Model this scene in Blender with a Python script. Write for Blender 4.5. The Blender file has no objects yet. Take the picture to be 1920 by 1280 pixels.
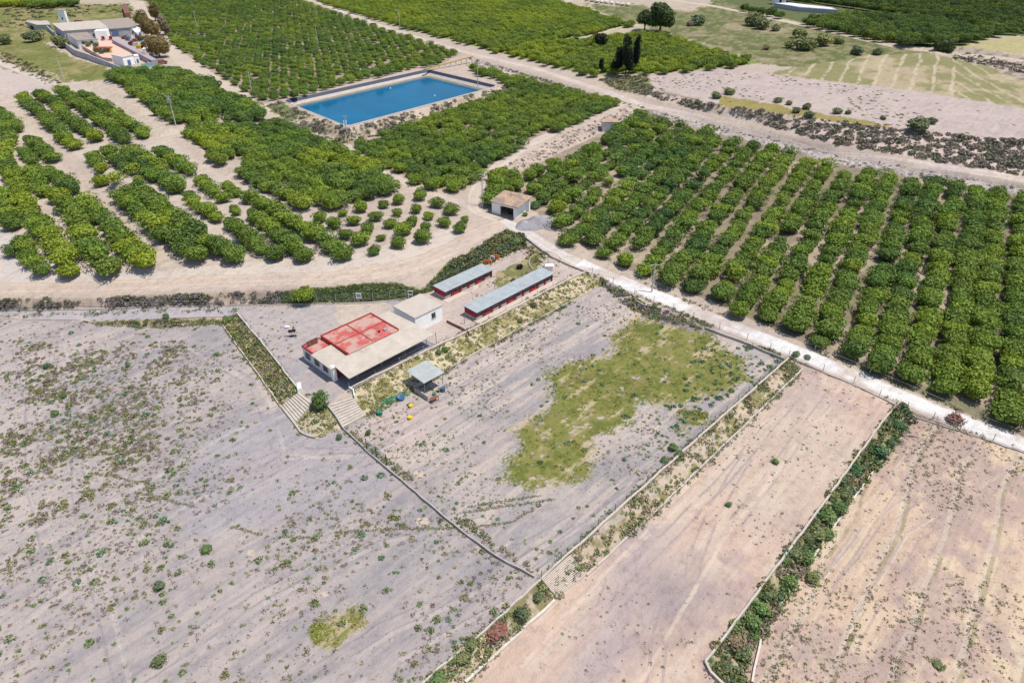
import bpy, math, random
import numpy as np
from mathutils import Vector
from mathutils.geometry import delaunay_2d_cdt
random.seed(7); rng = np.random.default_rng(7)
S = bpy.context.scene; C = S.collection
F = 1290.0; PIT = math.radians(32.9); CH = 65.0
c_, s_ = math.cos(PIT), math.sin(PIT)

# ---------- survey helpers: bearings of the photograph turned into ground positions ----------
def W(px, py, z=0.0):
    u = (np.asarray(px, float) - 960) / F; v = (np.asarray(py, float) - 640) / F
    t = (z - CH) / (-s_ - v * c_)
    return u * t, (c_ - v * s_) * t
def P(x, y, z):
    d = y * c_ + (CH - z) * s_
    return 960 + F * x / d, 640 + F * ((CH - z) * c_ - y * s_) / d
def vnoise(x, y, f, seed=0):
    x = np.asarray(x, float) * f + seed * 17.31; y = np.asarray(y, float) * f + seed * 5.77
    xi = np.floor(x).astype(np.int64); yi = np.floor(y).astype(np.int64); fx = x - xi; fy = y - yi
    fx = fx * fx * (3 - 2 * fx); fy = fy * fy * (3 - 2 * fy)
    def h(a, b):
        n = (a * 374761393 + b * 668265263 + seed * 974634777) & 0xffffffff
        n = ((n ^ (n >> 13)) * 1274126177) & 0xffffffff
        return ((n ^ (n >> 16)) & 0xffff) / 65535.0
    return (h(xi, yi) * (1 - fx) + h(xi + 1, yi) * fx) * (1 - fy) + (h(xi, yi + 1) * (1 - fx) + h(xi + 1, yi + 1) * fx) * fy
def fbm(x, y, f, seed=0, o=4):
    r = 0; a = .5; t = 0
    for i in range(o):
        r = r + a * vnoise(x, y, f * 2 ** i, seed + i * 3); t += a; a *= .55
    return r / t
def inpoly(px, py, poly):
    px = np.asarray(px, float); py = np.asarray(py, float); ins = np.zeros(px.shape, bool)
    xs = [p[0] for p in poly]; ys = [p[1] for p in poly]
    bb = (px >= min(xs)) & (px <= max(xs)) & (py >= min(ys)) & (py <= max(ys))
    qx = px[bb]; qy = py[bb]; r = np.zeros(qx.shape, bool); n = len(poly)
    for i in range(n):
        x1, y1 = poly[i][:2]; x2, y2 = poly[(i + 1) % n][:2]
        if y1 == y2: continue
        k = ((y1 > qy) != (y2 > qy)) & (qx < (x2 - x1) * (qy - y1) / (y2 - y1) + x1)
        r ^= k
    ins[bb] = r
    return ins
def Zc(sc, ox, oy, pts):  # read-off from an enlarged part of the photograph
    return [(ox + p[0] / sc, oy + p[1] / sc) + tuple(p[2:]) for p in pts]

# ---------- terrain: break lines with their levels ----------
WALLB = [(560,1482,0),(820,1257,0),(913,1180,0),(1014,1087,0),(1240,884,0),(1478,673,.1)]
WALLBB = [(660,1482,-1.8),(873,1280,-1.8),(1040,1127,-1.8),(1100,1080,-1.8),(1280,910,-1.8),(1503,694,-.7)]
WALLC = [(1688,754,-1.3),(1663,780,-1.7),(1530,964,-1.9),(1323,1241,-2),(1332,1262,-2),(1380,1310,-2),(1500,1410,-2),(1600,1620,-2)]
WALLCB = [(1716,782,-2.0),(1700,806,-3.0),(1624,901,-3.4),(1600,936,-3.4),(1546,1014,-3.4),(1495,1085,-3.4),(1452,1151,-3.4),(1390,1257,-3.4),(1440,1312,-3.4),(1560,1400,-3.4),(1680,1620,-3.4)]
RLO = [(968,434,4.1),(1030,478,3.1),(1105,512,1.8),(1190,552,.9),(1300,597,.4),(1400,637,.2),(1490,674,.1),(1600,719,-.6),(1700,767,-1.2),(1800,806,-1.8),(1925,848,-2.5),(2110,928,-3.2),(2400,1040,-3.6)]
RUP = [(990,424,4.2),(1055,466,3.1),(1140,503,1.8),(1225,538,.9),(1340,585,.4),(1430,620,.2),(1510,650,.1),(1630,699,-.6),(1725,736,-1.2),(1830,784,-1.8),(1925,820,-2.5),(2110,893,-3.2),(2400,1000,-3.6)]
PL = [WALLB, WALLBB, WALLC, WALLCB, RLO, RUP,
 [(655,729,1.6),(837,640,1.6),(883,619,1.6),(1064,525,1.7),(1098,511,1.8)],
 [(642,803,0),(686,779,0),(765,742,0),(840,692,0),(900,657,0),(1080,560,.1),(1130,535,.6)],
 [(445,590,1.6),(500,655,1.6),(560,733,1.6),(588,757,1.6),(614,759,1.6),(655,729,1.6)],
 [(150,607,.6),(180,608,.2),(300,613,0),(415,607,0),(450,657,0),(528,766,0),(552,795,0),(590,821,0),(642,803,0)],
 [(150,602,.9),(300,599,1.4),(420,595,1.6),(445,590,1.6)],
 [(-450,592,0),(0,590,.5),(150,602,.9)],
 [(-450,583,.6),(0,581,1),(130,580,1.3),(250,577,1.5),(445,572,1.6),(560,571,1.6),(700,567,1.6),(762,561,1.6),(805,547,1.7),(860,517,1.8),(935,483,2),(975,462,2.6)],
 [(-450,563,2.8),(0,560,3),(130,560,3.2),(250,552,3.5),(430,545,4),(560,538,4),(700,528,4.2),(760,521,4.2),(830,492,4.4),(900,457,4.5),(945,430,4.4),(960,424,4.2)],
 [(-450,510,5),(0,508,5),(200,512,5),(400,505,5.1),(560,500,5.1),(700,487,5.1),(800,466,5),(862,440,4.9),(890,412,4.8),(880,385,4.9),(850,366,5)],
 [(-450,420,6),(30,420,6),(120,505,5.6),(285,500,5.6)],
 [(-450,320,7),(0,315,7),(110,305,7.2),(205,350,7),(280,420,6.4),(292,490,5.8)],
 [(20,180,8.5),(60,240,8),(110,295,7.8),(180,300,8),(215,345,8),(300,420,7.4),(365,480,6.2)],
 [(150,150,9),(210,210,8.6),(280,262,8.5),(350,250,8.3),(420,330,7.8),(460,350,7.4),(620,430,6)],
 [(195,140,10.4),(260,210,10),(320,240,9.6),(345,255,9.4),(430,315,8.5),(470,370,7.6),(660,400,6.4)],
 [(500,230,9),(560,265,8.2),(680,310,7),(745,345,6),(850,366,5)],
 [(620,262,6.8),(720,300,6.2),(850,358,5)],
 # reservoir: crest and toe
 [(524,191,9.6),(650,242,9.6),(940,163,9.6),(800,126,9.6),(524,191,9.6)],
 [(500,200,9),(555,232,8.2),(640,268,6.6),(760,240,6.6),(900,198,7.2),(975,172,8)],
 [(480,192,9),(640,155,8.6),(790,118,8.8),(880,118,8.6),(960,150,8.4),(975,172,8)],
 # side road and its bank
 [(880,376,4.9),(945,305,6),(1045,250,7.2),(1178,194,8.5)],
 [(900,388,4.6),(918,330,5),(975,318,5),(1055,283,5.4),(1150,235,6.6),(1203,205,7.2)],
 [(-450,-60,14),(380,-60,14),(560,-2,12.4),(700,42,10.6),(870,92,9.6),(1000,122,9.1),(1100,155,8.8),(1188,183,8.5),(1290,212,8),(1400,240,7.5),(1560,278,7),(1700,304,6.6),(1920,345,6),(2200,392,5.4),(2400,420,5)],
 [(875,106,9.5),(1000,135,9),(1100,166,8.7),(1185,197,8.4),(1290,224,7.9),(1400,252,7.4),(1560,290,6.9),(1700,315,6.5),(1920,354,5.9),(2200,402,5.3),(2400,430,5)],
 [(885,116,8.2),(1000,148,7.6),(1100,178,7.5),(1165,192,7.8)],
 [(1215,216,6.2),(1340,250,5),(1440,275,4.4),(1590,312,4),(1744,342,3.6),(1920,368,3.4),(2200,420,3),(2400,450,2.6)],
 [(1050,450,3.4),(1140,490,1.8),(1250,533,1),(1370,582,.6),(1520,645,.2),(1660,702,-.5),(1800,760,-1.4),(1930,815,-2.2),(2400,990,-3)],
 [(1010,385,4.6),(1050,450,3.4)],
 # scrub bank on the far right
 [(1215,182,9.2),(1300,203,9),(1420,230,8.4),(1560,268,8),(1700,292,7.4),(1920,330,6.8),(2200,375,6.2),(2400,400,6)],
 [(1225,172,9.9),(1340,196,11),(1500,218,11.5),(1700,245,11.4),(1920,264,11.2),(2200,300,11),(2400,330,11)],
 [(1205,150,11),(1235,140,11.4),(1300,130,12),(1500,146,12.7),(1700,168,12.9),(1920,204,12.7),(2400,270,12.6)],
 [(1190,55,13.4),(1250,62,13.4),(1430,118,13.2),(1500,125,13.2),(1700,97,14),(1760,100,14),(1920,135,13.6),(2400,220,13)],
 [(1210,0,15),(1340,8,15.2),(1480,42,15.4),(1650,82,15.4),(1760,97,15.4)],
 [(-450,-95,16),(600,-95,17),(1300,-95,18),(2400,-95,18)],
 [(1800,85,16.2),(1920,104,16),(2400,150,16)],[(1300,-30,16),(1500,5,16.4),(1700,40,16.2),(1870,66,16.6),(2400,90,16.6)],
 # farm platform
 [(70,75,9.6),(130,105,9.6),(222,135,9.8),(300,132,10),(330,128,10)],
 [(60,40,11),(90,80,11),(150,110,11),(222,131,11),(300,126,10.6)],
 [(-450,120,9),(0,110,9.4),(100,158,9.2)],[(-450,40,11),(0,40,11.4),(240,25,12),(330,60,11),(420,150,9.6),(500,200,9)],
 [(-450,1700,0),(200,1700,0),(560,1482,0)],[(560,1482,0),(640,1700,0)],[(660,1482,-1.8),(760,1700,-1.8),(1400,1700,-2)],[(1760,1700,-3.4),(2400,1700,-3.6)],
 [(2400,700,-.5)],[(-450,1000,0)],[(-450,750,0)],[(2400,560,1.5)],[(-450,200,8.6)],[(-450,250,8)],
]
_v = []; _z = []; _e = []
for pl in PL:
    prev = None
    for (px, py, z) in pl:
        x, y = W(px, py, z); x = float(x); y = float(y)
        i = None
        for k, q in enumerate(_v):
            if abs(q[0] - x) + abs(q[1] - y) < .3: i = k; break
        if i is None: i = len(_v); _v.append((x, y)); _z.append(z)
        if prev is not None and prev != i: _e.append((prev, i))
        prev = i
ov, oe, of, origv, _, _ = delaunay_2d_cdt([Vector(p) for p in _v], _e, [], 0, 1e-4)
TV = np.array([[p.x, p.y] for p in ov]); IV = np.array(_v); IZ = np.array(_z)
TZ = np.zeros(len(TV))
for i, o in enumerate(origv):
    if len(o): TZ[i] = IZ[o[0]]
    else:
        d = ((IV - TV[i]) ** 2).sum(1) + .01; k = np.argsort(d)[:3]; w = 1 / d[k]; TZ[i] = (IZ[k] * w).sum() / w.sum()
TRI = []
for f in of:
    for k in range(1, len(f) - 1): TRI.append((f[0], f[k], f[k + 1]))
TA = np.array(TRI); _A, _B, _D = TV[TA[:, 0]], TV[TA[:, 1]], TV[TA[:, 2]]
_den = (_B[:, 1] - _D[:, 1]) * (_A[:, 0] - _D[:, 0]) + (_D[:, 0] - _B[:, 0]) * (_A[:, 1] - _D[:, 1])
_ok = np.abs(_den) > 1e-9; TA = TA[_ok]; _A, _B, _D, _den = _A[_ok], _B[_ok], _D[_ok], _den[_ok]
def H0(x, y):
    x = np.asarray(x, float); y = np.asarray(y, float); sh = x.shape; x = x.ravel(); y = y.ravel()
    if len(x) <= 600:
        l1 = ((_B[:, 1] - _D[:, 1]) * (x[:, None] - _D[:, 0]) + (_D[:, 0] - _B[:, 0]) * (y[:, None] - _D[:, 1])) / _den
        l2 = ((_D[:, 1] - _A[:, 1]) * (x[:, None] - _D[:, 0]) + (_A[:, 0] - _D[:, 0]) * (y[:, None] - _D[:, 1])) / _den
        k = (l1 >= -1e-6) & (l2 >= -1e-6) & (l1 + l2 <= 1 + 1e-6); i = (k.shape[1] - 1) - k[:, ::-1].argmax(1); r = np.arange(len(x))
        a, b = l1[r, i], l2[r, i]; z = a * TZ[TA[i, 0]] + b * TZ[TA[i, 1]] + (1 - a - b) * TZ[TA[i, 2]]
        return np.where(k.any(1), z, np.clip((y - 90) / 28.0, -1, 17)).reshape(sh)
    base = np.clip((y - 90) / 28.0, -1, 17); z = base.copy()
    order = np.argsort(y); ys = y[order]
    for (a, b, c) in TRI:
        A, B, D = TV[a], TV[b], TV[c]
        lo, hi = np.searchsorted(ys, [min(A[1], B[1], D[1]) - 1e-6, max(A[1], B[1], D[1]) + 1e-6])
        if hi <= lo: continue
        idx = order[lo:hi]; xx = x[idx]; m = (xx >= min(A[0], B[0], D[0]) - 1e-6) & (xx <= max(A[0], B[0], D[0]) + 1e-6)
        idx = idx[m]
        if not len(idx): continue
        den = (B[1] - D[1]) * (A[0] - D[0]) + (D[0] - B[0]) * (A[1] - D[1])
        if abs(den) < 1e-9: continue
        xx = x[idx]; yy = y[idx]
        l1 = ((B[1] - D[1]) * (xx - D[0]) + (D[0] - B[0]) * (yy - D[1])) / den
        l2 = ((D[1] - A[1]) * (xx - D[0]) + (A[0] - D[0]) * (yy - D[1])) / den
        k = (l1 >= -1e-6) & (l2 >= -1e-6) & (l1 + l2 <= 1 + 1e-6)
        z[idx[k]] = (l1 * TZ[a] + l2 * TZ[b] + (1 - l1 - l2) * TZ[c])[k]
    return z.reshape(sh)
FLAT = []
def Hf(x, y):
    z = H0(x, y)
    return z + (fbm(x, y, .35, 3, 3) - .5) * .22
def G(px, py, off=0.0):
    px = np.atleast_1d(np.asarray(px, float)); py = np.atleast_1d(np.asarray(py, float))
    z = np.full(px.shape, 4.0)
    for i in range(14):
        x, y = W(px, py, z); zn = Hf(x, y) + off; z = z * .45 + zn * .55
    x, y = W(px, py, z)
    return x, y, Hf(x, y)
def g1(px, py, off=0.0):
    x, y, z = G(px, py, off); return float(x[0]), float(y[0]), float(z[0])

# ---------- object helpers ----------
def tag(o, label=None, cat=None, group=None, kind=None):
    if label: o['label'] = label
    if cat: o['category'] = cat
    if group: o['group'] = group
    if kind: o['kind'] = kind
    return o
def empty(name, loc, rz=0, label=None, cat=None, group=None):
    o = bpy.data.objects.new(name, None); o.location = loc; o.rotation_euler = (0, 0, rz); o.empty_display_size = .5
    C.objects.link(o); return tag(o, label, cat, group)
def meshobj(name, V, Fc, mat, parent=None, smooth=False, col=None):
    me = bpy.data.meshes.new(name)
    V = np.asarray(V, np.float32)
    if isinstance(Fc, np.ndarray):
        n, k = Fc.shape
        me.vertices.add(len(V)); me.vertices.foreach_set('co', V.ravel())
        me.loops.add(n * k); me.loops.foreach_set('vertex_index', Fc.ravel().astype(np.int32))
        me.polygons.add(n); me.polygons.foreach_set('loop_start', np.arange(0, n * k, k, dtype=np.int32))
        me.polygons.foreach_set('loop_total', np.full(n, k, np.int32)); me.update(calc_edges=True)
    else:
        me.from_pydata([tuple(map(float, v)) for v in V], [], Fc)
    if col is not None:
        a = me.color_attributes.new(name='col', type='FLOAT_COLOR', domain='POINT')
        cc = np.ones((len(V), 4), np.float32); cc[:, :3] = col; a.data.foreach_set('color', cc.ravel())
    if smooth: me.polygons.foreach_set('use_smooth', np.ones(len(me.polygons), bool))
    me.materials.append(mat)
    o = bpy.data.objects.new(name, me); C.objects.link(o)
    if parent is not None: o.parent = parent
    return o
class MB:
    def __init__(s): s.v = []; s.f = []
    def poly(s, top, zb):  # prism: top = [(x,y,z)], bottom heights zb
        n = len(top); b = len(s.v); zb = [zb] * n if not isinstance(zb, (list, tuple)) else zb
        a = sum(top[i][0] * top[(i + 1) % n][1] - top[(i + 1) % n][0] * top[i][1] for i in range(n))
        if a < 0: top = top[::-1]; zb = zb[::-1]
        s.v += [tuple(p) for p in top] + [(p[0], p[1], z) for p, z in zip(top, zb)]
        s.f.append(list(range(b, b + n))); s.f.append(list(range(b + 2 * n - 1, b + n - 1, -1)))
        for i in range(n):
            j = (i + 1) % n; s.f.append([b + i, b + n + i, b + n + j, b + j])
        return s
    def box(s, x0, x1, y0, y1, z0, z1): return s.poly([(x0, y0, z1), (x1, y0, z1), (x1, y1, z1), (x0, y1, z1)], z0)
    def slab(s, top, th): return s.poly(top, [p[2] - th for p in top])
    def tube(s, p, q, r0, r1=None, n=6):
        r1 = r0 if r1 is None else r1; p = Vector(p); q = Vector(q); d = (q - p).normalized()
        u = d.orthogonal().normalized(); w = d.cross(u); b = len(s.v)
        for (o, r) in ((p, r0), (q, r1)):
            for i in range(n):
                a = 2 * math.pi * i / n; s.v.append(tuple(o + u * (math.cos(a) * r) + w * (math.sin(a) * r)))
        for i in range(n):
            j = (i + 1) % n; s.f.append([b + i, b + j, b + n + j, b + n + i])
        s.f.append([b + i for i in range(n)][::-1]); s.f.append([b + n + i for i in range(n)])
        return s
    def quad(s, *p):
        b = len(s.v); s.v += [tuple(x) for x in p]; s.f.append([b + i for i in range(len(p))]); return s
    def build(s, name, mat, parent=None): return meshobj(name, s.v, s.f, mat, parent)

# ---------- materials ----------
def newmat(name):
    m = bpy.data.materials.new(name); m.use_nodes = True; nt = m.node_tree; b = nt.nodes['Principled BSDF']
    b.inputs['Roughness'].default_value = .9
    b.inputs['Specular IOR Level'].default_value = .25
    return m, nt, b
def N(nt, t, **k):
    n = nt.nodes.new(t)
    for a, v in k.items():
        if a[0] == '_': setattr(n, a[1:], v)
        else: n.inputs[a].default_value = v
    return n
def noise(nt, scale, detail=5, rough=.6, coord='Object'):
    if coord == 'pos': g = N(nt, 'ShaderNodeNewGeometry'); src = g.outputs['Position']
    else: g = N(nt, 'ShaderNodeTexCoord'); src = g.outputs[coord]
    n = N(nt, 'ShaderNodeTexNoise', Scale=scale, Detail=detail, Roughness=rough); nt.links.new(src, n.inputs['Vector']); return n
def ramp(nt, src, stops):
    r = N(nt, 'ShaderNodeValToRGB'); e = r.color_ramp.elements
    while len(e) < len(stops): e.new(.5)
    for k, (p, cc) in enumerate(stops):
        e[k].position = p; e[k].color = (*cc, 1) if len(cc) == 3 else cc
    nt.links.new(src, r.inputs[0]); return r
def mulc(nt, a, b, fac=1, mode='MULTIPLY'):
    m = N(nt, 'ShaderNodeMix', _data_type='RGBA', _blend_type=mode); m.inputs[0].default_value = fac
    for s, i in ((a, 6), (b, 7)):
        if isinstance(s, (tuple, list)): m.inputs[i].default_value = (*s, 1)
        else: nt.links.new(s, m.inputs[i])
    return m.outputs[2]
def mat_plain(name, col, var=.25, scale=1.2, rough=.85, bump=0, metal=0, streak=None):
    m, nt, b = newmat(name); b.inputs['Roughness'].default_value = rough; b.inputs['Metallic'].default_value = metal
    n = noise(nt, scale, coord='pos')
    r = ramp(nt, n.outputs['Fac'], [(.3, tuple(x * (1 - var) for x in col)), (.7, tuple(min(1, x * (1 + var)) for x in col))])
    out = r.outputs[0]
    if streak:  # rust or stain patches
        n2 = noise(nt, streak[1], 4, coord='pos'); r2 = ramp(nt, n2.outputs['Fac'], [(streak[2], (0, 0, 0)), (streak[2] + .12, (1, 1, 1))])
        mx = N(nt, 'ShaderNodeMix', _data_type='RGBA'); nt.links.new(r2.outputs[0], mx.inputs[0]); nt.links.new(out, mx.inputs[6]); mx.inputs[7].default_value = (*streak[0], 1); out = mx.outputs[2]
    nt.links.new(out, b.inputs['Base Color'])
    if bump:
        n3 = noise(nt, scale * 8, coord='pos'); bp = N(nt, 'ShaderNodeBump', Strength=bump, Distance=.05); nt.links.new(n3.outputs['Fac'], bp.inputs['Height']); nt.links.new(bp.outputs[0], b.inputs['Normal'])
    return m
def mat_sheet(name, col, ang, pitch=.9, var=.12, rough=.55, stain=None):  # profiled roofing: ribs as bump along one direction
    m, nt, b = newmat(name); b.inputs['Roughness'].default_value = rough
    g = N(nt, 'ShaderNodeNewGeometry'); mp = N(nt, 'ShaderNodeMapping'); mp.inputs['Rotation'].default_value = (0, 0, ang)
    nt.links.new(g.outputs['Position'], mp.inputs[0])
    w = N(nt, 'ShaderNodeTexWave', Scale=1.0 / pitch); nt.links.new(mp.outputs[0], w.inputs['Vector'])
    bp = N(nt, 'ShaderNodeBump', Strength=.45, Distance=.05); nt.links.new(w.outputs['Fac'], bp.inputs['Height']); nt.links.new(bp.outputs[0], b.inputs['Normal'])
    n = noise(nt, .8, 6, .65, coord='pos'); r = ramp(nt, n.outputs['Fac'], [(.3, tuple(x * (1 - var) for x in col)), (.7, tuple(min(1, x * (1 + var)) for x in col))])
    out = r.outputs[0]
    # panels differ a little in age
    mp2 = N(nt, 'ShaderNodeMapping'); mp2.inputs['Rotation'].default_value = (0, 0, ang); nt.links.new(g.outputs['Position'], mp2.inputs[0])
    sn = N(nt, 'ShaderNodeVectorMath', _operation='SNAP'); sn.inputs[1].default_value = (1.1, 30, 30); nt.links.new(mp2.outputs[0], sn.inputs[0])
    wn = N(nt, 'ShaderNodeTexWhiteNoise'); nt.links.new(sn.outputs[0], wn.inputs['Vector'])
    r3 = ramp(nt, wn.outputs['Value'], [(0, (.95, .95, .95)), (1, (1, 1, 1))]); out = mulc(nt, out, r3.outputs[0])
    if stain:
        n2 = noise(nt, stain[1], 5, coord='pos'); r2 = ramp(nt, n2.outputs['Fac'], [(stain[2], (0, 0, 0)), (stain[2] + .1, (1, 1, 1))])
        mx = N(nt, 'ShaderNodeMix', _data_type='RGBA'); nt.links.new(r2.outputs[0], mx.inputs[0]); nt.links.new(out, mx.inputs[6]); mx.inputs[7].default_value = (*stain[0], 1); out = mx.outputs[2]
    nt.links.new(out, b.inputs['Base Color']); return m
def mat_ground(name):
    m, nt, b = newmat(name); b.inputs['Roughness'].default_value = .95; b.inputs['Specular IOR Level'].default_value = .1
    at = N(nt, 'ShaderNodeAttribute', _attribute_name='col')
    n1 = noise(nt, .9, 8, .7, 'pos'); r1 = ramp(nt, n1.outputs['Fac'], [(.28, (.74, .73, .72)), (.5, (1, 1, 1)), (.75, (1.0, 1.0, 1.0))])
    n2 = noise(nt, 4.5, 4, .75, 'pos'); r2 = ramp(nt, n2.outputs['Fac'], [(.27, (.62, .58, .55)), (.42, (1, 1, 1)), (.62, (1, 1, 1)), (.75, (1, .99, .96))])
    n5 = noise(nt, .11, 5, .6, 'pos'); r5 = ramp(nt, n5.outputs['Fac'], [(.3, (.88, .87, .9)), (.7, (1, 1, 1))])
    o = mulc(nt, mulc(nt, mulc(nt, at.outputs['Color'], r1.outputs[0]), r2.outputs[0]), r5.outputs[0])
    g = N(nt, 'ShaderNodeNewGeometry'); mp = N(nt, 'ShaderNodeMapping', _vector_type='TEXTURE'); mp.inputs['Rotation'].default_value = (0, 0, math.atan2(.724, .69)); mp.inputs['Scale'].default_value = (7, .75, 1)
    nt.links.new(g.outputs['Position'], mp.inputs[0]); n6 = N(nt, 'ShaderNodeTexNoise', Scale=1.0, Detail=5.0, Roughness=.65); nt.links.new(mp.outputs[0], n6.inputs['Vector'])
    r6 = ramp(nt, n6.outputs['Fac'], [(.36, (.91, .9, .905)), (.5, (1, 1, 1)), (.66, (1.06, 1.05, 1.03))]); o = mulc(nt, o, r6.outputs[0])
    vo = N(nt, 'ShaderNodeTexVoronoi', Scale=1.15); nt.links.new(g.outputs['Position'], vo.inputs['Vector'])   # scattered dark pebbles and dead tufts
    r7 = ramp(nt, vo.outputs['Distance'], [(.07, (.5, .45, .38)), (.15, (1, 1, 1))]); n7 = noise(nt, .25, 3, .6, 'pos'); r8 = ramp(nt, n7.outputs['Fac'], [(.48, (0, 0, 0)), (.58, (1, 1, 1))])
    mx = N(nt, 'ShaderNodeMix', _data_type='RGBA'); nt.links.new(r8.outputs[0], mx.inputs[0]); mx.inputs[6].default_value = (1, 1, 1, 1); nt.links.new(r7.outputs[0], mx.inputs[7]); o = mulc(nt, o, mx.outputs[2])
    nt.links.new(o, b.inputs['Base Color'])
    n4 = noise(nt, 2.2, 8, .7, 'pos'); bp = N(nt, 'ShaderNodeBump', Strength=.85, Distance=.2); nt.links.new(n4.outputs['Fac'], bp.inputs['Height']); nt.links.new(bp.outputs[0], b.inputs['Normal'])
    return m
def mat_leaf(name, dark, light, yellow=None, trans=.25):
    m, nt, b = newmat(name); b.inputs['Roughness'].default_value = .6; b.inputs['Specular IOR Level'].default_value = .2
    oi = N(nt, 'ShaderNodeObjectInfo')
    at = N(nt, 'ShaderNodeAttribute', _attribute_name='col')   # leaf to leaf difference
    r = ramp(nt, oi.outputs['Random'], [(0, dark), (1, light)])
    sp = N(nt, 'ShaderNodeTexNoise', Scale=.045, Detail=3.0); nt.links.new(oi.outputs['Location'], sp.inputs['Vector'])
    r2 = ramp(nt, sp.outputs['Fac'], [(.38, (.8, .86, .95)), (.62, (1.3, 1.15, .9))])
    o = mulc(nt, r.outputs[0], r2.outputs[0]); o = mulc(nt, o, at.outputs['Color'])
    if yellow:
        ya = N(nt, 'ShaderNodeAttribute', _attribute_name='yel', _attribute_type='INSTANCER')
        mx = N(nt, 'ShaderNodeMix', _data_type='RGBA'); nt.links.new(ya.outputs['Fac'], mx.inputs[0]); nt.links.new(o, mx.inputs[6])
        nt.links.new(mulc(nt, yellow, at.outputs['Color']), mx.inputs[7]); o = mx.outputs[2]
        mn = N(nt, 'ShaderNodeMath', _operation='MINIMUM'); nt.links.new(ya.outputs['Fac'], mn.inputs[0]); mn.inputs[1].default_value = 0
        ad = N(nt, 'ShaderNodeMath', _operation='ADD'); nt.links.new(mn.outputs[0], ad.inputs[0]); ad.inputs[1].default_value = 1; o = mulc(nt, o, ad.outputs[0])
    nt.links.new(o, b.inputs['Base Color'])
    tr = N(nt, 'ShaderNodeBsdfTranslucent'); nt.links.new(o, tr.inputs['Color'])
    ms = N(nt, 'ShaderNodeMixShader'); ms.inputs[0].default_value = trans
    nt.links.new(b.outputs[0], ms.inputs[1]); nt.links.new(tr.outputs[0], ms.inputs[2]); nt.links.new(ms.outputs[0], nt.nodes['Material Output'].inputs['Surface'])
    return m
def mat_attr(name, rough=.9):
    m, nt, b = newmat(name); at = N(nt, 'ShaderNodeAttribute', _attribute_name='col'); nt.links.new(at.outputs['Color'], b.inputs['Base Color'])
    b.inputs['Roughness'].default_value = rough; return m
AANG = math.atan2(.724, .69)
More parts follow.
